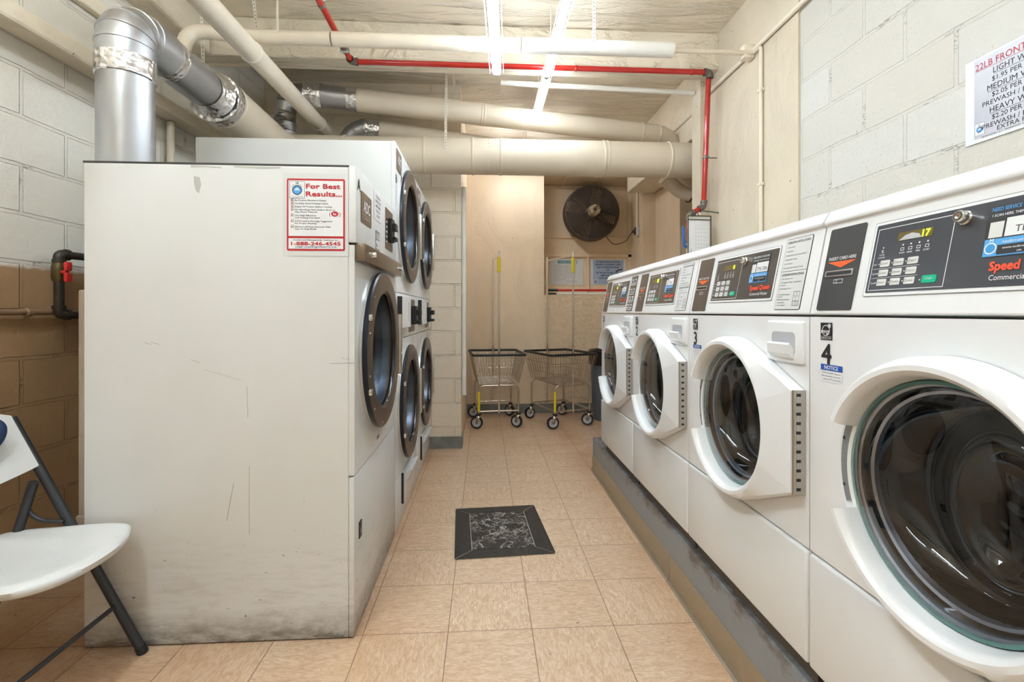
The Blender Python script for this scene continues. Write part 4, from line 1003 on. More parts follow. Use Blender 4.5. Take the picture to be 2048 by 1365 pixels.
# upper branch duct
t = thing('branch_duct', 'upper cream duct with silver left end, slanting over the trunk duct', 'duct', (0, 4.0, 2.6))
r = 0.084
P0, P1 = V3((-1.22, 3.70, 2.795)), V3((1.58, 4.02, 2.665)); dd = (P1 - P0).normalized()
def at(x): return P0 + dd * ((x - P0.x) / dd.x)
mb = MB(); mb.tube([at(-0.99)] + fillet([at(-0.98), P1, P1 + V3((0.22, 0.28, -0.30)), P1 + V3((0.5, 0.32, -0.42))], 0.14, 4), r, M['duct'], 36)
for x in (-0.02, 0.0, 1.32, 1.47): mb.bead(at(x), dd, r, 0.014, M['duct'], 0.004, 36)
mb.build('duct_run', t)
mb = MB(); mb.tube([at(-1.30), at(-0.98)], r - 0.001, M['galv'], 36); mb.build('silver_section', t)
mb = MB(); mb.tube([at(-1.04), at(-0.965)], r + 0.003, M['foil'], 36, False); mb.build('foil_tape', t); mb = MB(); mb.tube([at(-1.34), at(-1.22)], r + 0.004, M['foil'], 36, False); mb.build('foil_tape', t)
mb = MB(); fx = [V3((-1.50, 3.72, 2.50)) + V3((0.004 * math.sin(i * 2), 0, 0)) + up * (0.012 * i) for i in range(14)]
fx = fx + fillet([fx[-1] + up * 0.01, V3((-1.47, 3.71, 2.80)), at(-1.30)], 0.11, 8)
rr = [0.072 + 0.006 * (i % 2) for i in range(len(fx))]; rr[-1] = 0.08
mb.tube(fx, rr, M['galv2'], 30, False); mb.build('flexible_elbow', t, ang=15)
# lower branch duct
t = thing('branch_duct', 'lower cream duct with silver elbow, half hidden behind the trunk duct', 'duct', (0, 4.0, 2.5))
Q0, Q1 = V3((-0.96, 3.965, 2.655)), V3((1.30, 4.16, 2.43)); dq = (Q1 - Q0).normalized()
mb = MB(); mb.tube([Q0 + dq * 0.09, Q1], 0.080, M['duct'], 36); mb.build('duct_run', t)
mb = MB(); el = fillet([(-1.10, 3.985, 2.40), (-1.10, 3.985, 2.60), Q0, Q0 + dq * 0.06], 0.13, 3)
mb.tube(el, 0.080, M['galv'], 36)
for i in range(2, len(el) - 1, 2): mb.bead(el[i], V3(el[i + 1]) - V3(el[i - 1]), 0.080, 0.01, M['galv'], 0.003, 36)
mb.build('silver_elbow', t, ang=15)
mb = MB(); mb.tube([Q0, Q0 + dq * 0.115], 0.0835, M['foil'], 36, False); mb.build('foil_tape', t)
# two short cream elbows under the trunk on the right
mb = MB(); mb.tube(fillet([(1.52, 3.98, 2.30), (1.70, 4.02, 2.17), (2.598, 4.05, 2.15)], 0.1, 5), 0.058, M['duct'], 24); mb.bead((1.76, 4.03, 2.165), (1, 0.1, -0.05), 0.058, 0.02, M['cord'], 0.004, 24)
single(mb, 'pipe_elbow', 'lower left of the two cream pipe elbows tucked under the trunk duct', 'pipe', 'elbows under the trunk duct')
mb = MB(); mb.tube(fillet([(1.72, 3.80, 2.22), (1.84, 3.84, 2.20), (2.1, 3.88, 2.24), (2.598, 3.9, 2.26)], 0.1, 5), 0.05, M['duct'], 24); mb.bead((1.88, 3.845, 2.205), (1, 0.1, 0.15), 0.05, 0.02, M['cord'], 0.004, 24)
single(mb, 'pipe_elbow', 'upper right of the two cream pipe elbows tucked under the trunk duct', 'pipe', 'elbows under the trunk duct')
# long cream pipe overhead, running back into the block wall
t = thing('overhead_pipe', 'long thick cream pipe running from above the camera back to the block wall', 'pipe', (-1.30, 2.5, 2.5))
a_, b_ = V3((-1.168, 0.9, 2.426)), V3((-1.322, 4.115, 2.68))
MB().tube([a_, a_ + (b_ - a_) * 0.38, b_], 0.054, M['pipe'], 28).build('pipe_run', t)
d_ = (b_ - a_).normalized()
for q in (0.55, 0.93): MB().bead(a_ + (b_ - a_) * q, d_, 0.054, 0.02, M['strap'], 0.006, 28).build('clamp_band', t)
mb = MB(); mb.tube([b_ - d_ * 0.05, b_ - d_ * 0.001], 0.068, M['pipe'], 28); mb.build('wall_sleeve', t)
# horizontal off-white insulated pipe
t = thing('insulated_pipe', 'off white wrapped pipe crossing the ceiling from left to right with a bare thin end', 'pipe', (0, 2.745, 2.6))
Zp = 2.692
mb = MB(); lp = fillet([(-1.84, 2.52, 2.37), (-1.60, 2.62, 2.47), (-1.60, 2.70, Zp), (-1.30, 2.745, Zp), (-0.9, 2.745, Zp)], 0.09, 6)
mb.tube(lp, 0.037, M['pipe'], 24)
mb.tube([(-0.9, 2.745, Zp), (-0.86, 2.745, Zp), (-0.855, 2.745, Zp)], 0.038, M['pipe'], 24)
mb.tube([(-0.845, 2.745, Zp), (0.205, 2.745, Zp)], 0.040, M['pipe'], 24)
mb.build('painted_section', t)
mb = MB(); mb.tube([(0.215, 2.745, Zp), (1.10, 2.745, Zp)], 0.042, M['pipe_w'], 24); mb.bead((0.0, 2.745, Zp), (1, 0, 0), 0.040, 0.03, M['pipe_w'], 0.002, 24)
mb.build('wrapped_section', t)
mb = MB(); mb.tube([(1.10, 2.745, Zp), (1.554, 2.80, 2.72)], 0.014, M['pipe'], 14); mb.build('thin_section', t)
# junction box and its conduits on the right wall
mb = MB(); mb.rbox(1.556, 1.627, 2.79, 2.85, 2.69, 2.775, M['pipe'], 0.012, 2); mb.lathe([(0.028, 0), (0.028, 0.006), (0.0003, 0.008)], Fr((1.59, 2.789, 2.732)), M['pipe'], 16)
single(mb, 'junction_box', 'cream painted junction box where thin conduits meet on the right wall', 'junction box')
mb = MB(); mb.tube([(1.612, -0.2, 2.735), (1.612, 2.789, 2.732)], 0.013, M['pipe'], 12)
single(mb, 'conduit', 'thin cream conduit running along the right wall towards the camera', 'conduit', 'thin cream conduits')
mb = MB(); mb.tube([(1.612, 2.851, 2.735), (1.612, 3.376, 2.74)], 0.013, M['pipe'], 12)
single(mb, 'conduit', 'short cream conduit from the junction box back to the red pipe', 'conduit', 'thin cream conduits')
mb = MB(); mb.tube([(1.652, 3.525, 2.74), (1.652, 5.48, 2.74)], 0.013, M['pipe'], 12)
single(mb, 'conduit', 'cream conduit along the far side beam beyond the red pipe', 'conduit', 'thin cream conduits')
mb = MB(); mb.tube(fillet([(1.616, 2.80, 2.72), (1.616, 2.715, 2.72), (1.616, 2.715, 2.66), (1.616, 2.715, 0.30)], 0.03, 5), 0.011, M['pipe'], 12)
for z in (2.45, 1.9): mb.rbox(1.602, 1.628, 2.695, 2.735, z, z + 0.02, M['pipe'], 0.003, 1)
single(mb, 'conduit', 'cream conduit dropping vertically down the right wall behind the washers', 'conduit', 'thin cream conduits')
mb = MB(); mb.tube([(0.12, 3.47, 2.822), (1.555, 3.47, 2.785)], 0.018, M['pipe_w'], 14)
single(mb, 'conduit', 'thin off white pipe slanting behind the red pipe towards the right wall', 'pipe', 'thin cream conduits')
mb = MB(); mb.tube([(0.70, 4.75, 2.96), (1.42, 4.75, 2.96)], 0.028, M['pipe'], 18); mb.bead((1.36, 4.75, 2.96), (1, 0, 0), 0.028, 0.05, M['pipe'], 0.008, 18); mb.bead((1.0, 4.75, 2.96), (1, 0, 0), 0.028, 0.04, M['pipe'], 0.006, 18)
mb.bead((1.19, 4.75, 2.96), (1, 0, 0), 0.03, 0.025, M['strap'], 0.006, 18); mb.tube([(1.19, 4.75, 2.99), (1.19, 4.75, 3.10)], 0.006, M['strap'], 8)
single(mb, 'capped_pipe', 'short capped cream pipe hung under the far ceiling slab', 'pipe')
# red sprinkler pipe
t = thing('sprinkler_pipe', 'bright red sprinkler pipe crossing the ceiling and dropping beside the right wall', 'pipe', (0.3, 3.25, 2.5))
RZ = 2.805; rr = 0.0175
MB().tube([(-0.868, 1.2, RZ), (-0.868, 3.02, RZ)], rr, M['red'], 18).build('front_run', t)
MB().tube([(-0.868, 3.06, RZ), (-0.868, 3.17, RZ)], rr, M['red'], 18).build('short_nipple', t)
MB().tube([(-0.83, 3.205, RZ), (1.53, 3.205, RZ)], rr, M['red'], 18).build('cross_run', t)
MB().tube([(1.545, 3.222, RZ - 0.02), (1.545, 3.295, 1.93)], rr, M['red'], 18).build('drop', t)
def elbow(p, d1, d2, r, mat, parent, L=0.04, name='elbow_fitting'):
    p = V3(p); d1 = V3(d1).normalized(); d2 = V3(d2).normalized(); mb = MB()
    mb.tube(fillet([p - d1 * L, p, p + d2 * L], L * 0.85, 6), r, mat, 18)
    mb.tube([p - d1 * L, p - d1 * L * 0.6], r * 1.16, mat, 18); mb.tube([p + d2 * L * 0.6, p + d2 * L], r * 1.16, mat, 18)
    return mb.build(name, parent)
elbow((-0.868, 3.205, RZ), (0, 1, 0), (1, 0, 0), 0.0215, M['fitting'], t)
mb = MB(); mb.tube([(-0.868, 3.01, RZ), (-0.868, 3.07, RZ)], 0.024, M['fitting'], 18); mb.tube([(-0.89, 3.04, RZ - 0.02), (-0.845, 3.04, RZ - 0.02)], 0.009, M['chrome'], 8)
mb.build('coupling', t)
elbow((1.545, 3.205, RZ), (1, 0, 0), (0, 0.02, -1), 0.0215, M['fitting'], t)
elbow((1.545, 3.295, 1.905), (0, 0, -1), (-0.8, 0.0, -0.45), 0.0215, M['fitting'], t)
MB().tube([(1.515, 3.295, 1.888), (1.462, 3.29, 1.858)], rr, M['red'], 18).build('offset_nipple', t)
elbow((1.436, 3.29, 1.842), (-0.8, 0, -0.45), (0, 0, -1), 0.0215, M['fitting'], t)
MB().tube([(1.436, 3.29, 1.80), (1.436, 3.29, 1.66)], rr, M['red'], 18).build('lower_drop', t)
mb = MB(); mb.tube([(1.436, 3.29, 1.665), (1.436, 3.29, 1.645)], 0.022, M['fitting'], 12); mb.tube([(1.436, 3.29, 1.645), (1.436, 3.29, 1.60)], 0.016, M['galv'], 14)
mb.tube([(1.436, 3.29, 1.60), (1.415, 3.27, 1.52)], 0.02, M['chrome'], 14); mb.tube([(1.436, 3.29, 1.56), (1.436, 3.29, 1.3)], 0.014, M['fitting'], 12)
mb.lathe([(0.022, -0.008), (0.026, 0), (0.022, 0.012), (0.0003, 0.014)], Fr((1.405, 3.262, 1.545)), M['chrome'], 18)
mb.build('valve_body', t)
mb = MB(); mb.tube(fillet([(1.41, 3.25, 1.61), (1.385, 3.25, 1.62), (1.378, 3.25, 1.755)], 0.01, 3), 0.009, M['blueh'], 8); o = mb.build('lever_handle', t); o['label'] = 'blue lever handle'
mb = MB(); mb.tube([(1.545, 3.27, 2.24), (1.626, 3.27, 2.24)], 0.004, M['fitting'], 8); mb.bead((1.545, 3.2675, 2.24), (0, 0, 1), 0.0175, 0.02, M['fitting'], 0.004, 16); mb.tube([(1.52, 3.27, 1.87), (1.626, 3.24, 1.85)], 0.005, M['fitting'], 8); mb.build('wall_pin', t)
for x in (0.62, 1.42):
    mb = MB(); mb.tube([(x, 3.205, RZ + 0.01), (x, 3.235, 2.86)], 0.005, M['chrome'], 8); mb.bead((x, 3.205, RZ), (1, 0, 0), rr, 0.018, M['red'], 0.003, 14); mb.build('pipe_clip', t)
mb = MB(); mb.tube([(-0.845, 2.62, RZ + 0.03), (-0.845, 2.62, ZC)], 0.005, M['fitting'], 8); mb.bead((-0.868, 2.62, RZ), (0, 1, 0), rr, 0.02, M['fitting'], 0.004, 14); mb.tube([(-0.845, 2.62, RZ + 0.035), (-0.862, 2.62, RZ + 0.018)], 0.006, M['chrome'], 8); mb.build('hanger_rod', t)
# sprinkler head / small ceiling fitting
mb = MB(); mb.lathe([(0.06, 0), (0.055, 0.02), (0.02, 0.03), (0.018, 0.06), (0.0003, 0.065)], Fr((-0.04, 2.86, ZC - 0.0), (1, 0, 0), (0, -1, 0)), M['pipe'], 24)
single(mb, 'ceiling_fitting', 'small round cream fitting on the ceiling left of the lowest strip light', 'ceiling fitting')
# perforated hanger straps
def strap(pts, label, w=0.018, holes=True):
    mb = MB(); P = [V3(p) for p in pts]
    for a, b in zip(P[:-1], P[1:]):
        d = (b - a); L_ = d.length; d.normalize(); side = V3((1, 0, 0)) if abs(d.x) < 0.7 else V3((0, 1, 0))
        n = d.cross(side).normalized(); side = n.cross(d).normalized()
        fr = Fr(a, side, d); mb.frbox(fr, -w / 2, w / 2, 0, L_, -0.001, 0.001, M['strap'])
        if holes:
            k = int(L_ / 0.022)
            for i in range(k):
                for s_ in (1, -1): mb.disc(fr, 0, 0.011 + i * 0.022, 0.003, M['seam'], 0.0014 * s_, 8)
    return single(mb, 'hanger_strap', label, 'pipe hanger', 'perforated hanger straps')
strap([(0.625, 2.70, Zp), (0.625, 2.70, ZC)], 'perforated strap holding the wrapped pipe just right of the nearer strip light')
strap([(-0.285, 3.60, 2.37), (-0.285, 3.60, 2.52), (-0.285, 3.66, 2.86), (-0.285, 3.66, ZC)], 'long perforated strap hanging in front of the trunk duct and the branch ducts')
strap([(-0.20, 3.92, 2.70), (-0.25, 3.95, ZC)], 'short slanting strap behind the upper branch duct')
strap([(-1.335, 2.95, 2.66), (-1.38, 2.95, ZC)], 'strap on the long cream pipe behind the wrapped pipe')
strap([(-1.13, 2.70, 2.70), (-1.13, 2.70, ZC)], 'narrow strap on the wrapped pipe just right of the long cream pipe', 0.012, False)
strap([(-1.62, 2.88, 2.50), (-1.62, 2.84, ZC)], 'strap holding the foil collared end of the trunk duct')
# thin pipe on the left wall and the corner pipe by the alcove
mb = MB(); x = left_x(2.97) + 0.035; mb.tube([(x, 2.97, 1.2), (x, 2.97, 2.29)], 0.02, M['pipe'], 14)
single(mb, 'wall_pipe', 'thin cream vertical pipe on the left wall behind the dryers', 'pipe')
mb = MB(); mb.tube([(-0.172, 4.14, 0.45), (-0.172, 4.14, 2.235)], 0.021, M['pipe_w'], 16)
single(mb, 'corner_pipe', 'vertical off white pipe at the corner of the block wall and alcove', 'pipe')
# black gas pipe with red valve on the left wall
x0 = left_x(2.215) + 0.078
t = thing('gas_pipe', 'black iron gas pipe loop with a red valve handle, left of the single dryer', 'pipe', (x0, 2.215, 1.15))
g = 0.0185
def lx(y, off=0.078): return left_x(y) + off
MB().tube([(lx(2.215), 2.215, 1.39), (lx(2.215), 2.215, 1.16)], g, M['iron'], 16).build('riser', t)
elbow((lx(2.215), 2.215, 1.415), (0, 0, 1), (0.15, 1, 0), g * 1.15, M['iron'], t)
elbow((lx(2.215), 2.215, 1.15), (0, 0, -1), (0.25, 1, -0.02), g * 1.15, M['iron'], t)
MB().tube([(lx(2.215) + 0.005, 2.245, 1.415), (lx(2.215) + 0.06, 2.72, 1.415)], g * 0.9, M['iron'], 14).build('upper_arm', t)
MB().tube([(lx(2.215) + 0.008, 2.245, 1.148), (lx(2.215) + 0.12, 2.72, 1.14)], g * 0.9, M['iron'], 14).build('lower_arm', t)
mb = MB(); mb.tube([(lx(2.215), 2.215, 1.375), (lx(2.215), 2.215, 1.36), (lx(2.215), 2.215, 1.31), (lx(2.215), 2.215, 1.295)], [0.023, 0.027, 0.027, 0.022], M['brass'], 16); mb.build('valve_body', t)
mb = MB(); cx = lx(2.215)
mb.tube([(cx + 0.02, 2.205, 1.335), (cx + 0.05, 2.195, 1.335)], 0.008, M['redh'], 10)
for dz in (-0.024, 0.024): mb.rbox(cx + 0.045, cx + 0.062, 2.18, 2.21, 1.335 + dz - 0.020, 1.335 + dz + 0.020, M['redh'], 0.006, 2)
o = mb.build('valve_handle', t); o['label'] = 'red butterfly handle'
mb = MB(); mb.tube([(left_x(YF) + 0.03, YF + 0.02, 1.16), (left_x(2.2) + 0.03, 2.2, 1.16), (left_x(2.75) + 0.03, 2.75, 1.16)], 0.013, M['brownp'], 12); mb.bead((left_x(2.13) + 0.03, 2.13, 1.16), dL, 0.013, 0.03, M['brownp'], 0.005, 12)
single(mb, 'conduit', 'brown painted conduit along the left wall at the black gas pipe', 'conduit')

# ================================================================ RECESS: FAN, SIGNS, OUTLET, POLES
t = thing('wall_fan', 'round dark dusty fan mounted in the recess of the back wall', 'fan', (1.31, 5.75, 2.05))
fc = V3((1.30, 5.70, 2.365)); F = Fr(fc, (1, 0, 0), (0, 0, 1)); FR = 0.325
mb = MB()
for i in range(34):
    r = 0.065 + (FR - 0.065) * i / 33; h = 0.055 * (1 - (r / FR) ** 2.2)
    mb.tube([F.p(r * math.cos(2 * math.pi * j / 48), r * math.sin(2 * math.pi * j / 48), h) for j in range(48)], 0.0028, M['fan'], 5, False, True)
for j in range(8):
    a = 2 * math.pi * (j + 0.25) / 8; mb.tube([F.p(r * math.cos(a), r * math.sin(a), 0.055 * (1 - (r / FR) ** 2.2) + 0.003) for r in (0.06, 0.15, 0.24, FR)], 0.0032, M['fan'], 5)
mb.build('front_grille', t)
mb = MB(); mb.lathe([(FR - 0.004, 0.004), (FR + 0.006, 0.004), (FR + 0.010, -0.02), (FR + 0.012, -0.14), (FR + 0.004, -0.15)], F, M['fan'], 64); mb.build('guard_rim', t)
mb = MB()
for i in range(10):
    r = 0.06 + (FR - 0.06) * i / 9; mb.tube([F.p(r * math.cos(2 * math.pi * j / 40), r * math.sin(2 * math.pi * j / 40), -0.15 - 0.03 * (1 - r / FR)) for j in range(40)], 0.003, M['fan'], 5, False, True)
for j in range(6): mb.tube([F.p(0.04 * math.cos(j * math.pi / 3), 0.04 * math.sin(j * math.pi / 3), -0.18), F.p(FR * math.cos(j * math.pi / 3), FR * math.sin(j * math.pi / 3), -0.15)], 0.003, M['fan'], 5)
mb.build('rear_grille', t)
for j in range(4):
    mb = MB(); a0 = j * math.pi / 2 + 0.5; vs = []
    for i in range(7):
        rad = 0.05 + (0.27) * i / 6; wd = 0.34 + 0.25 * i / 6
        for k_ in range(5):
            a = a0 + wd * (k_ / 4 - 0.5) * 2.1; vs.append(F.p(rad * math.cos(a), rad * math.sin(a), -0.075 + 0.055 * (k_ / 4 - 0.5)))
    mb.add(vs, [(i * 5 + k_, i * 5 + k_ + 1, i * 5 + k_ + 6, i * 5 + k_ + 5) for i in range(6) for k_ in range(4)], M['fanblade'], True)
    o = mb.build('fan_blade', t); s_ = o.modifiers.new('solid', 'SOLIDIFY'); s_.thickness = 0.003
mb = MB(); mb.lathe([(0.085, -0.02), (0.085, 0.03), (0.070, 0.05), (0.066, 0.13), (0.058, 0.15), (0.02, 0.155), (0.018, 0.148), (0.0003, 0.148)], F, M['fanm'], 32)
mb.lathe([(0.02, 0.156), (0.016, 0.162), (0.0003, 0.163)], F, M['cord'], 16); mb.frbox(F, 0.03, 0.075, 0.0, 0.05, 0.06, 0.12, M['cord']); mb.frbox(F, -0.04, 0.05, 0.055, 0.075, 0.07, 0.13, M['cord'])
mb.build('motor', t)
MB().box(1.27, 1.33, 5.80, 5.925, 2.30, 2.44, M['fan']).build('mounting_bracket', t)
mb = MB(); mb.rbox(1.805, 1.845, 5.60, 5.68, 2.07, 2.19, M['key'], 0.005, 2); mb.box(1.798, 1.806, 5.615, 5.665, 2.085, 2.175, M['cord'])
single(mb, 'outlet_box', 'small grey outlet box on the recess side right of the fan', 'outlet')
mb = MB(); mb.tube([(1.826, 5.64, 2.191), (1.826, 5.64, 2.735)], 0.010, M['panelp'], 10)
single(mb, 'conduit', 'thin painted conduit above the outlet box beside the fan', 'conduit')
mb = MB(); cp = fillet([fc + V3((0.06, -0.10, 0.0)), fc + V3((0.115, -0.08, -0.12)), fc + V3((0.14, -0.06, -0.29)), fc + V3((0.24, -0.05, -0.405)), fc + V3((0.40, -0.05, -0.36)), fc + V3((0.46, -0.06, -0.25)), (1.80, 5.63, 2.125)], 0.06, 5)
mb.tube(cp, 0.005, M['cord'], 8); mb.rbox(1.765, 1.800, 5.615, 5.65, 2.105, 2.14, M['cord'], 0.006, 2)
mb.build('power_cord', t)
# signs
def board(x0, x1, z0, z1, y): return Fr((x0, y, z0)), x1 - x0, z1 - z0
fr, w, h = board(0.815, 1.245, 1.500, 1.825, 5.943)
mb = MB(); mb.frbox(fr, 0, w, 0, h, 0, 0.004, M['paper']); fr = Fr(fr.p(0, 0, 0.004))
mb.rect(fr, w * 0.24, h * 0.83, w * 0.68, h * 0.94, M['teal']); mb.text(fr, w * 0.46, h * 0.86, 0.024, 'Tedi-Matts CVA', M['whiteink'], 0.02, 'c', 0.0014, w=w * 0.36); mb.text(fr, w * 0.75, h * 0.80, 0.06, 'T', M['teal'], 0, 'l', 0.0014)
for i in range(13):
    z = h * (0.76 - i * 0.051)
    mb.text(fr, w * 0.14, z, 0.0105, 'Card value and laundry instructions' if i % 3 else 'Insert laundry card', M['greyink'], 0, 'l', 0.0012)
    if i < 10: mb.text(fr, w * 0.46, z, 0.0105, 'Add value to the card' if i % 2 else 'Remove card and keep receipt', M['greyink'], 0, 'l', 0.0012)
mb.rect(fr, w * 0.48, h * 0.15, w * 0.82, h * 0.158, M['greyink']); mb.rect(fr, w * 0.46, h * 0.105, w * 0.80, h * 0.113, M['greyink'])
single(mb, 'notice_sheet', 'white notice sheet with a teal heading, left one in the wall recess', 'sign')
fr, w, h = board(1.325, 1.785, 1.500, 1.825, 5.943)
mb = MB(); mb.frbox(fr, 0, w, 0, h, 0, 0.004, M['paper']); fr = Fr(fr.p(0, 0, 0.004)); mb.rect(fr, w * 0.08, 0.008, w * 0.92, h - 0.008, M['paleblue'])
for i, s_ in enumerate(('TO ADD VALUE TO YOUR', 'TEDIMATTS LAUNDRY CARD', 'SEE CVA INSTRUCTIONS', 'OR', 'BY PHONE PLEASE CALL', '888-246-4545', 'MON-FRI 9AM-5PM')):
    mb.text(fr, w * 0.49, h * (0.87 - i * 0.105), 0.026, s_, M['blueink'], 0.035, 'c', 0.0014, w=w * {0: .64, 1: .72, 2: .60, 3: .07, 4: .62, 5: .38, 6: .50}[i])
logo(mb, fr, w * 0.09, 0.012, 0.055, 0.062)
mb.slab(fr, [(w * 0.70, h * 0.53), (w * 0.76, h * 0.60), (w * 0.88, h * 0.63), (w * 0.90, h * 0.60), (w * 0.78, h * 0.56), (w * 0.72, h * 0.50)], 0.0006, 0.0012, M['ink'])
single(mb, 'notice_sheet', 'pale blue notice about adding value to laundry cards, right one in the wall recess', 'sign')
# cleaning poles resting on the recess ledge
mb = MB(); mb.tube([(0.86, 5.56, 1.418), (1.84, 5.56, 1.418)], 0.013, M['redh'], 12); mb.tube([(0.735, 5.56, 1.418), (0.76, 5.56, 1.418), (0.86, 5.56, 1.418)], [0.010, 0.015, 0.015], M['black'], 12)
single(mb, 'mop_pole', 'red pole with a black grip lying on the recess ledge', 'pole')
mb = MB(); mb.tube([(0.84, 5.535, 1.376), (1.84, 5.535, 1.376)], 0.0125, M['pipe_w'], 12); mb.tube([(0.735, 5.535, 1.376), (0.84, 5.535, 1.376)], 0.010, M['black'], 12)
single(mb, 'mop_pole', 'white pole with a black end lying below the red pole', 'pole')

# ================================================================ CLIPBOARD, PRICE SIGN
t = thing('clipboard', 'hanging log sheet in a dark frame beside the red drop pipe', 'clipboard', (1.46, 3.215, 1.52), R(4))
fr = Fr((-0.07, 0, 0.0)); w, h = 0.172, 0.305
mb = MB(); mb.frbox(fr, 0, w, 0, h, -0.004, 0, M['clear'])
for a in ((0, 0, 0.006, h), (w - 0.006, 0, w, h), (0, h - 0.006, w, h), (0, h - 0.032, w, h - 0.027), (0, 0, w, 0.006)): mb.frbox(fr, a[0], a[2], a[1], a[3], 0, 0.005, M['cord'])
mb.build('frame', t, world=False)
mb = MB(); mb.rect(fr, 0.008, 0.008, w - 0.016, h - 0.034, M['paper'], 0.001)
for i in range(9): mb.rect(fr, 0.055, 0.03 + i * 0.026, w - 0.03, 0.0308 + i * 0.026, M['greyink'], 0.0014); mb.text(fr, 0.05, 0.034 + i * 0.026, 0.009, str(9 - i), M['greyink'], 0, 'c', 0.0014)
for i in range(5): mb.rect(fr, 0.06 + i * 0.02, 0.03, 0.0606 + i * 0.02, 0.24, M['greyink'], 0.0014)
mb.text(fr, 0.028, 0.02, 0.013, 'Tedi Matts', M['notice'], 0.0, 'l', 0.0014, rot=R(90))
mb.build('log_sheet', t, world=False)
mb = MB(); mb.tube([(0.012, 0, h - 0.002), (0.012, 0.03, h + 0.045)], 0.003, M['cord'], 6); mb.build('hook', t, world=False)
t = MB()
fr = Fr((1.6385, 1.54, 1.722), (0, -1, 0), (0, 0, 1)); w, h = 0.43, 0.280
t.frbox(fr, 0, w, 0, h, 0, 0.004, M['paper']); fr = Fr(fr.p(0, 0, 0.004), fr.u, fr.v)
t.rect(fr, 0.030, 0.014, w - 0.012, h - 0.006, M['silverposter'])
for s_, v, sz, uc, mt, ul in (('22LB FRONT LOAD', 0.238, 0.030, 0.15, 'redsign', 1), ('LIGHT WASH', 0.208, 0.0265, 0.158, 'ink', 1), ('$1.95 PER LOAD', 0.183, 0.022, 0.162, 'ink', 0), ('MEDIUM WASH', 0.156, 0.0265, 0.155, 'ink', 1), ('$2.05 PER LOAD', 0.133, 0.022, 0.162, 'ink', 0), ('PREWASH / EXTRA', 0.110, 0.022, 0.150, 'ink', 0), ('HEAVY WASH', 0.083, 0.0265, 0.155, 'ink', 1), ('$2.20 PER LOAD', 0.060, 0.022, 0.162, 'ink', 0), ('PREWASH / EXTRA', 0.037, 0.022, 0.150, 'ink', 0), ('EXTRA RINSE', 0.016 + 0.004, 0.020, 0.165, 'ink', 0)):
    W_ = {'22LB FRONT LOAD': 0.230, 'LIGHT WASH': 0.135, 'MEDIUM WASH': 0.165, 'HEAVY WASH': 0.150, 'EXTRA RINSE': 0.125}.get(s_, 0.150 if '$' in s_ else 0.185)
    t.text(fr, uc, v, sz, s_, M[mt], 0.008, 'c', 0.0014, w=W_)
    if ul: t.rect(fr, uc - W_ / 2, v - 0.004, uc + W_ / 2, v - 0.0028, M[mt], 0.0012)
logo(t, fr, 0.033, 0.022, 0.030, 0.040)
t.text(fr, 0.055, 0.006 + 0.004, 0.0075, '960 BROADWAY #271, THORNWOOD, N.Y.', M['ink'], 0, 'l', 0.0014, w=0.13)
single(t, 'price_sign', 'white and grey price sign with red heading on the right wall above the nearest washer', 'sign')

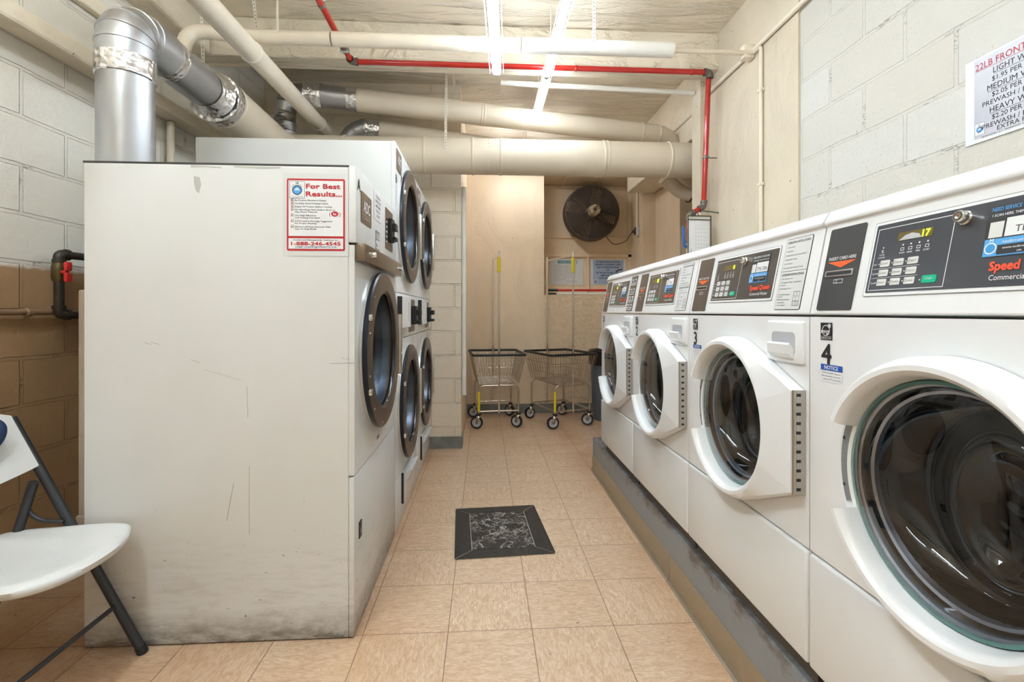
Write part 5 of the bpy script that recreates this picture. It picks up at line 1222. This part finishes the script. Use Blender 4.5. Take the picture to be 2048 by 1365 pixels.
# ================================================================ CARTS
def cart(loc, rz, label):
    t = thing('laundry_cart', label, 'laundry cart', loc, rz, 'wire laundry carts with hanging poles')
    tw, tl, bw, bl, zt, zb = 0.265, 0.325, 0.205, 0.265, 0.735, 0.445      # half sizes
    def pt(u, v, z):
        k = (z - zb) / (zt - zb); return V3((u * (bw + (tw - bw) * k), v * (bl + (tl - bl) * k), z))
    mb = MB(); wr = 0.0024
    for z in (zb, zb + 0.10, zb + 0.20): mb.tube([pt(-1, -1, z), pt(1, -1, z), pt(1, 1, z), pt(-1, 1, z)], wr * 1.3, M['cartwire'], 6, False, True)
    for s_ in (-1, 1):
        for i in range(17): u = -1 + 2 * i / 16; mb.tube([pt(u, s_, zb), pt(u, s_, zt)], wr, M['cartwire'], 5, False)
        for i in range(21): v = -1 + 2 * i / 20; mb.tube([pt(s_, v, zb), pt(s_, v, zt)], wr, M['cartwire'], 5, False)
    for i in range(1, 11): v = -1 + 2 * i / 11; mb.tube([pt(-1, v, zb), pt(1, v, zb)], wr * 1.2, M['cartwire'], 5, False)
    for i in range(1, 8): u = -1 + 2 * i / 8; mb.tube([pt(u, -1, zb + 0.004), pt(u, 1, zb + 0.004)], wr * 1.2, M['cartwire'], 5, False)
    mb.build('basket', t, world=False)
    mb = MB(); mb.tube(fillet([pt(-1, 0, zt), pt(-1, -1, zt), pt(1, -1, zt), pt(1, 1, zt), pt(-1, 1, zt), pt(-1, 0.001, zt)], 0.03, 4), 0.013, M['black'], 12); o = mb.build('rim_bumper', t, world=False); o['label'] = 'black rim bumper'
    mb = MB(); r = 0.0095; lw, ll = 0.20, 0.27; zl = 0.17
    for s_ in (-1, 1):
        mb.tube(fillet([(-lw, s_ * ll, 0.135), (-lw, s_ * ll, 0.425), (lw, s_ * ll, 0.425), (lw, s_ * ll, 0.135)], 0.06, 6), r, M['cartwire'], 12)
        mb.tube([(-lw, s_ * ll, zl), (lw, s_ * ll, zl)], r * 0.9, M['cartwire'], 10); mb.tube([(s_ * lw, -ll, zl), (s_ * lw, ll, zl)], r * 0.9, M['cartwire'], 10)
        mb.tube([(s_ * lw * 0.8, -ll, 0.430), (s_ * lw * 0.8, ll, 0.430)], r * 0.7, M['cartwire'], 8)
    mb.build('frame', t, world=False)
    for s_ in (-1, 1):
        MB().tube([(0, s_ * (ll + 0.012), 0.155), (0, s_ * (ll + 0.012), 1.0), (0, s_ * (ll + 0.012), 1.775)], 0.0105, M['chrome'], 12).build('pole', t, world=False)
    MB().tube([(0, -ll - 0.012, 1.735), (0, ll + 0.012, 1.735)], 0.0085, M['chrome'], 12).build('hanging_bar', t, world=False)
    mb = MB(); mb.tube([(0, -ll - 0.012, 1.71), (0, -ll - 0.012, 1.56)], 0.018, M['yellow'], 12); o = mb.build('yellow_tag', t, world=False); o['label'] = 'yellow wrap on the pole'
    mb = MB(); mb.tube([(-lw, -ll, 0.37), (-lw, -ll, 0.17)], 0.0125, M['yellow'], 12); o = mb.build('yellow_tag', t, world=False); o['label'] = 'yellow wrap on the leg'
    for sx, sy, an in ((-1, -1, 78), (1, -1, 55), (-1, 1, 95), (1, 1, 40)):
        mb = MB(); c = V3((sx * lw, sy * ll, 0)); a = R(an); ax = V3((math.cos(a), math.sin(a), 0)); fw = V3((-math.sin(a), math.cos(a), 0)); wc = c + fw * 0.022 + V3((0, 0, 0.0625))
        mb.tube([c + V3((0, 0, 0.135)), c + V3((0, 0, 0.150))], 0.024, M['black'], 14)
        for s_ in (-1, 1):
            p = c + ax * (0.017 * s_)
            mb.add([p + V3((0, 0, 0.137)) - fw * 0.02, p + V3((0, 0, 0.137)) + fw * 0.022, wc + ax * (0.017 * s_) + fw * 0.012 - V3((0, 0, 0.008)), wc + ax * (0.017 * s_) - fw * 0.010 - V3((0, 0, 0.008))], [(0, 1, 2, 3)], M['cartwire'])
        o = mb.build('caster', t, world=False); md = o.modifiers.new('solid', 'SOLIDIFY'); md.thickness = 0.002
        mb = MB(); wf = Fr(wc, fw, (0, 0, 1))
        mb.lathe([(0.044, -0.012), (0.060, -0.0125), (0.0625, -0.006), (0.0625, 0.006), (0.060, 0.0125), (0.044, 0.012)], wf, M['black'], 28)
        mb.lathe([(0.0005, -0.015), (0.014, -0.015), (0.016, -0.006), (0.040, -0.008), (0.046, -0.012)], wf, M['wheel'], 28); mb.lathe([(0.046, 0.012), (0.040, 0.008), (0.016, 0.006), (0.014, 0.015), (0.0005, 0.015)], wf, M['wheel'], 28)
        mb.build('wheel', o, world=False)
    return t
cart((0.125, 5.075, 0), R(5), 'left wire laundry cart, standing square by the alcove corner')
cart((0.80, 5.055, 0), R(20), 'right wire laundry cart, turned at an angle beside the grey bin')
# ================================================================ BIN
t = thing('trash_bin', 'blue grey trash bin with a black liner behind the farthest washer', 'trash bin', (1.36, 5.15, 0))
mb = MB(); F = Fr((0, 0, 0), (1, 0, 0), (0, 1, 0)); mb.lathe([(0.0005, 0.001), (0.17, 0.001), (0.18, 0.02), (0.205, 0.70), (0.215, 0.705), (0.215, 0.735), (0.20, 0.735), (0.17, 0.03), (0.0005, 0.03)], F, M['bin'], 40); mb.build('bin_body', t, world=False)
mb = MB(); mb.lathe([(0.221, 0.60), (0.226, 0.66), (0.221, 0.70), (0.224, 0.745), (0.212, 0.755), (0.19, 0.74), (0.17, 0.55), (0.0005, 0.50)], F, M['bag'], 40); mb.build('liner', t, world=False)
# ================================================================ FLOOR PATCH
t = thing('floor_mat', 'worn black rectangular patch with a taped border on the floor tiles', 'mat', (0.085, 2.56, 0), R(3.2))
w, l, b_ = 0.235, 0.292, 0.078
F = Fr((0, 0, 0), (1, 0, 0), (0, 1, 0)); mb = MB(); mb.frbox(F, -w + b_ + .003, w - b_ - .003, -l + b_ + .003, l - b_ - .003, 0.0036, 0.005, M['patch']); mb.build('worn_centre', t, world=False)
O = [(-w - .005, -l), (w + .008, -l + .005), (w - .005, l), (-w, l - .004)]; I = [(-w + b_, -l + b_), (w - b_, -l + b_), (w - b_, l - b_), (-w + b_, l - b_)]
mb = MB(); g = 0.0032
for i in range(4):
    j = (i + 1) % 4; e = V3((O[j][0] - O[i][0], O[j][1] - O[i][1], 0)).normalized() * g
    mb.slab(F, [(O[i][0] + e.x, O[i][1] + e.y), (O[j][0] - e.x, O[j][1] - e.y), (I[j][0] - e.x, I[j][1] - e.y), (I[i][0] + e.x, I[i][1] + e.y)], 0.0036, 0.005, M['tape'])
mb.build('tape_border', t, world=False)
mb = MB(); mb.slab(F, [(a * 0.99, b * 0.99) for a, b in O], 0.0002, 0.0034, M['tapegap']); mb.build('backing', t, world=False)
# ================================================================ CHAIR
t = thing('folding_chair', 'white plastic folding chair with charcoal tube legs at the left edge', 'chair', (-1.38, 1.49, 0))
yF, yN = 1.705 - 1.49, 1.285 - 1.49
def tubeo(p, q, r, mt, name, bend=None):
    mb = MB(); mb.tube([p, q] if bend is None else bend, r, mt, 16); return mb.build(name, t, world=False)
ft, tp = (0.215, 0.012), (-0.203, 0.804)       # x,z of foot and of the upper end of the long tubes
for y in (yF, yN):
    tubeo((ft[0], y, ft[1]), (tp[0], y, tp[1]), 0.0145, M['chair_t'], 'front_leg')
    tubeo((ft[0] - 0.004, y, 0.022), (ft[0] + 0.006, y, 0.0), 0.0165, M['black'], 'rubber_foot')
for y in (yF - 0.035, yN + 0.035):
    tubeo((-0.10, y, 0.60), (-0.28, y, 0.012), 0.014, M['chair_t'], 'rear_leg')
tubeo((0.135, yN, 0.165), (0.135, yF, 0.165), 0.0075, M['chair_t'], 'front_crossbar')
tubeo((-0.23, yN + 0.04, 0.175), (-0.23, yF - 0.04, 0.175), 0.0075, M['chair_t'], 'rear_crossbar')
mb = MB(); mb.tube(fillet([(-0.14, yF - 0.03, 0.53), (-0.10, yF - 0.025, 0.47), (-0.02, yF - 0.018, 0.46)], 0.03, 5), 0.007, M['chair_t'], 10); mb.build('link', t, world=False)
# seat: a shaped plastic shell
nu, nv = 40, 40; mb = MB(); top = []; bot = []
def seat_pt(a, b):
    """a: 0 back .. 1 front, b: -1 near .. 1 far"""
    hw = 0.205 + 0.012 * a
    x = -0.21 + 0.412 * a + 0.050 * (1 - b * b) * a - 0.016 * (1 - b * b) * (1 - a)
    y = (yF + yN) / 2 + b * hw
    if a > 0.85: y -= 0.0
    z = 0.449 - 0.020 * math.sin(math.pi * a) * (1 - b * b) - 0.015 * (1 - a) * (1 - 0.5 * b * b) + 0.012 * abs(b) ** 3 * (0.3 + a) + 0.012 * (1 - a) * math.exp(-((abs(b) - 0.55) / 0.2) ** 2)
    return x, y, z
def sq(a, b):
    # square to rounded square
    u, v = 2 * a - 1, b; k = 0.19
    r_ = max(abs(u), abs(v)); 
    if r_ < 1e-6: return a, b
    s_ = 1 - k * (min(abs(u), abs(v)) / r_) ** 4 * r_ * 0.55
    return (u * s_ + 1) / 2, v * s_
for i in range(nu + 1):
    for j in range(nv + 1):
        a, b = sq(i / nu, -1 + 2 * j / nv); e = max(abs(2 * i / nu - 1), abs(-1 + 2 * j / nv)); dz = -0.016 * max(0, (e - 0.82) / 0.18) ** 2
        x, y, z = seat_pt(a, b); top.append((x, y, z + dz)); bot.append((x * 0.985 + 0.0, y * 0.985, z - 0.034 + (0.014 if e < 0.95 else 0)))
n = nu + 1; q = lambda i, j: i * n + j
fs = [(q(i, j), q(i, j + 1), q(i + 1, j + 1), q(i + 1, j)) for i in range(nu) for j in range(nv)]
N0 = len(top); fb = [tuple(N0 + k_ for k_ in f[::-1]) for f in fs]
bd = [q(0, j) for j in range(nv)] + [q(i, nv) for i in range(nu)] + [q(nu, j) for j in range(nv, 0, -1)] + [q(i, 0) for i in range(nu, 0, -1)]
side = [(bd[k_], bd[(k_ + 1) % len(bd)], bd[(k_ + 1) % len(bd)] + N0, bd[k_] + N0) for k_ in range(len(bd))]
mb.add(top + bot, fs + fb + [s_[::-1] for s_ in side], M['chair_w'], True)
o = mb.build('seat', t, world=False, ang=75); o['label'] = 'white moulded plastic seat'
# back rest: curved panel between the long tubes
mb = MB(); F_, B_ = [], []; nb = 24; nz = 14
for i in range(nz + 1):
    s_ = i / nz
    for j in range(nb + 1):
        b = -1 + 2 * j / nb; round_ = (1 - abs(b) ** 3.0)
        zt_, zb_ = 0.815 + 0.030 * round_, 0.645 - 0.030 * (1 - b * b)
        z = zb_ + (zt_ - zb_) * s_
        # x on the line of the long tubes, bowed backwards in the middle
        k_ = (z - ft[1]) / (0.84 - ft[1]); x = ft[0] + (-0.222 - ft[0]) * k_ - 0.045 * (1 - b * b) + 0.006
        y = (yF + yN) / 2 + b * ((yF - yN) / 2 - 0.006)
        F_.append((x + 0.009, y, z)); B_.append((x - 0.009, y, z))
n = nb + 1; q = lambda i, j: i * n + j
fs = [(q(i, j), q(i, j + 1), q(i + 1, j + 1), q(i + 1, j)) for i in range(nz) for j in range(nb)]
N0 = len(F_); fb = [tuple(N0 + k_ for k_ in f[::-1]) for f in fs]
bd = [q(0, j) for j in range(nb)] + [q(i, nb) for i in range(nz)] + [q(nz, j) for j in range(nb, 0, -1)] + [q(i, 0) for i in range(nz, 0, -1)]
side = [(bd[k_] , bd[k_] + N0, bd[(k_ + 1) % len(bd)] + N0, bd[(k_ + 1) % len(bd)]) for k_ in range(len(bd))]
mb.add(F_ + B_, fs + fb + side, M['chair_w'], True)
o = mb.build('backrest', t, world=False, bevel=0.004, ang=50); o['label'] = 'white moulded plastic back rest'
# dark blue strapped bag hanging over the back rest
mb = MB(); c = V3((-1.538, 1.60, 0.785)); vs = []; ns, nr = 20, 14
F = Fr(c, (0, 1, 0), (0, 0, 1))
mb.tube([c + V3(p) for p in ((0.0, 0, 0.040), (0.0, 0, 0.034), (0.0, 0.0, 0.015), (0.002, 0.0, -0.01), (0.004, 0, -0.035), (0.008, -0.012, -0.055), (0.010, -0.014, -0.10), (0.010, -0.014, -0.105))], [0.004, 0.018, 0.030, 0.030, 0.020, 0.008, 0.007, 0.003], M['cloth'], 28)
po = single(mb, 'cloth_pouch', 'dark blue rounded pouch hanging on the white chair back at the left edge', 'pouch')

sb = po.modifiers.new('smooth', 'SUBSURF'); sb.levels = 2; sb.render_levels = 2
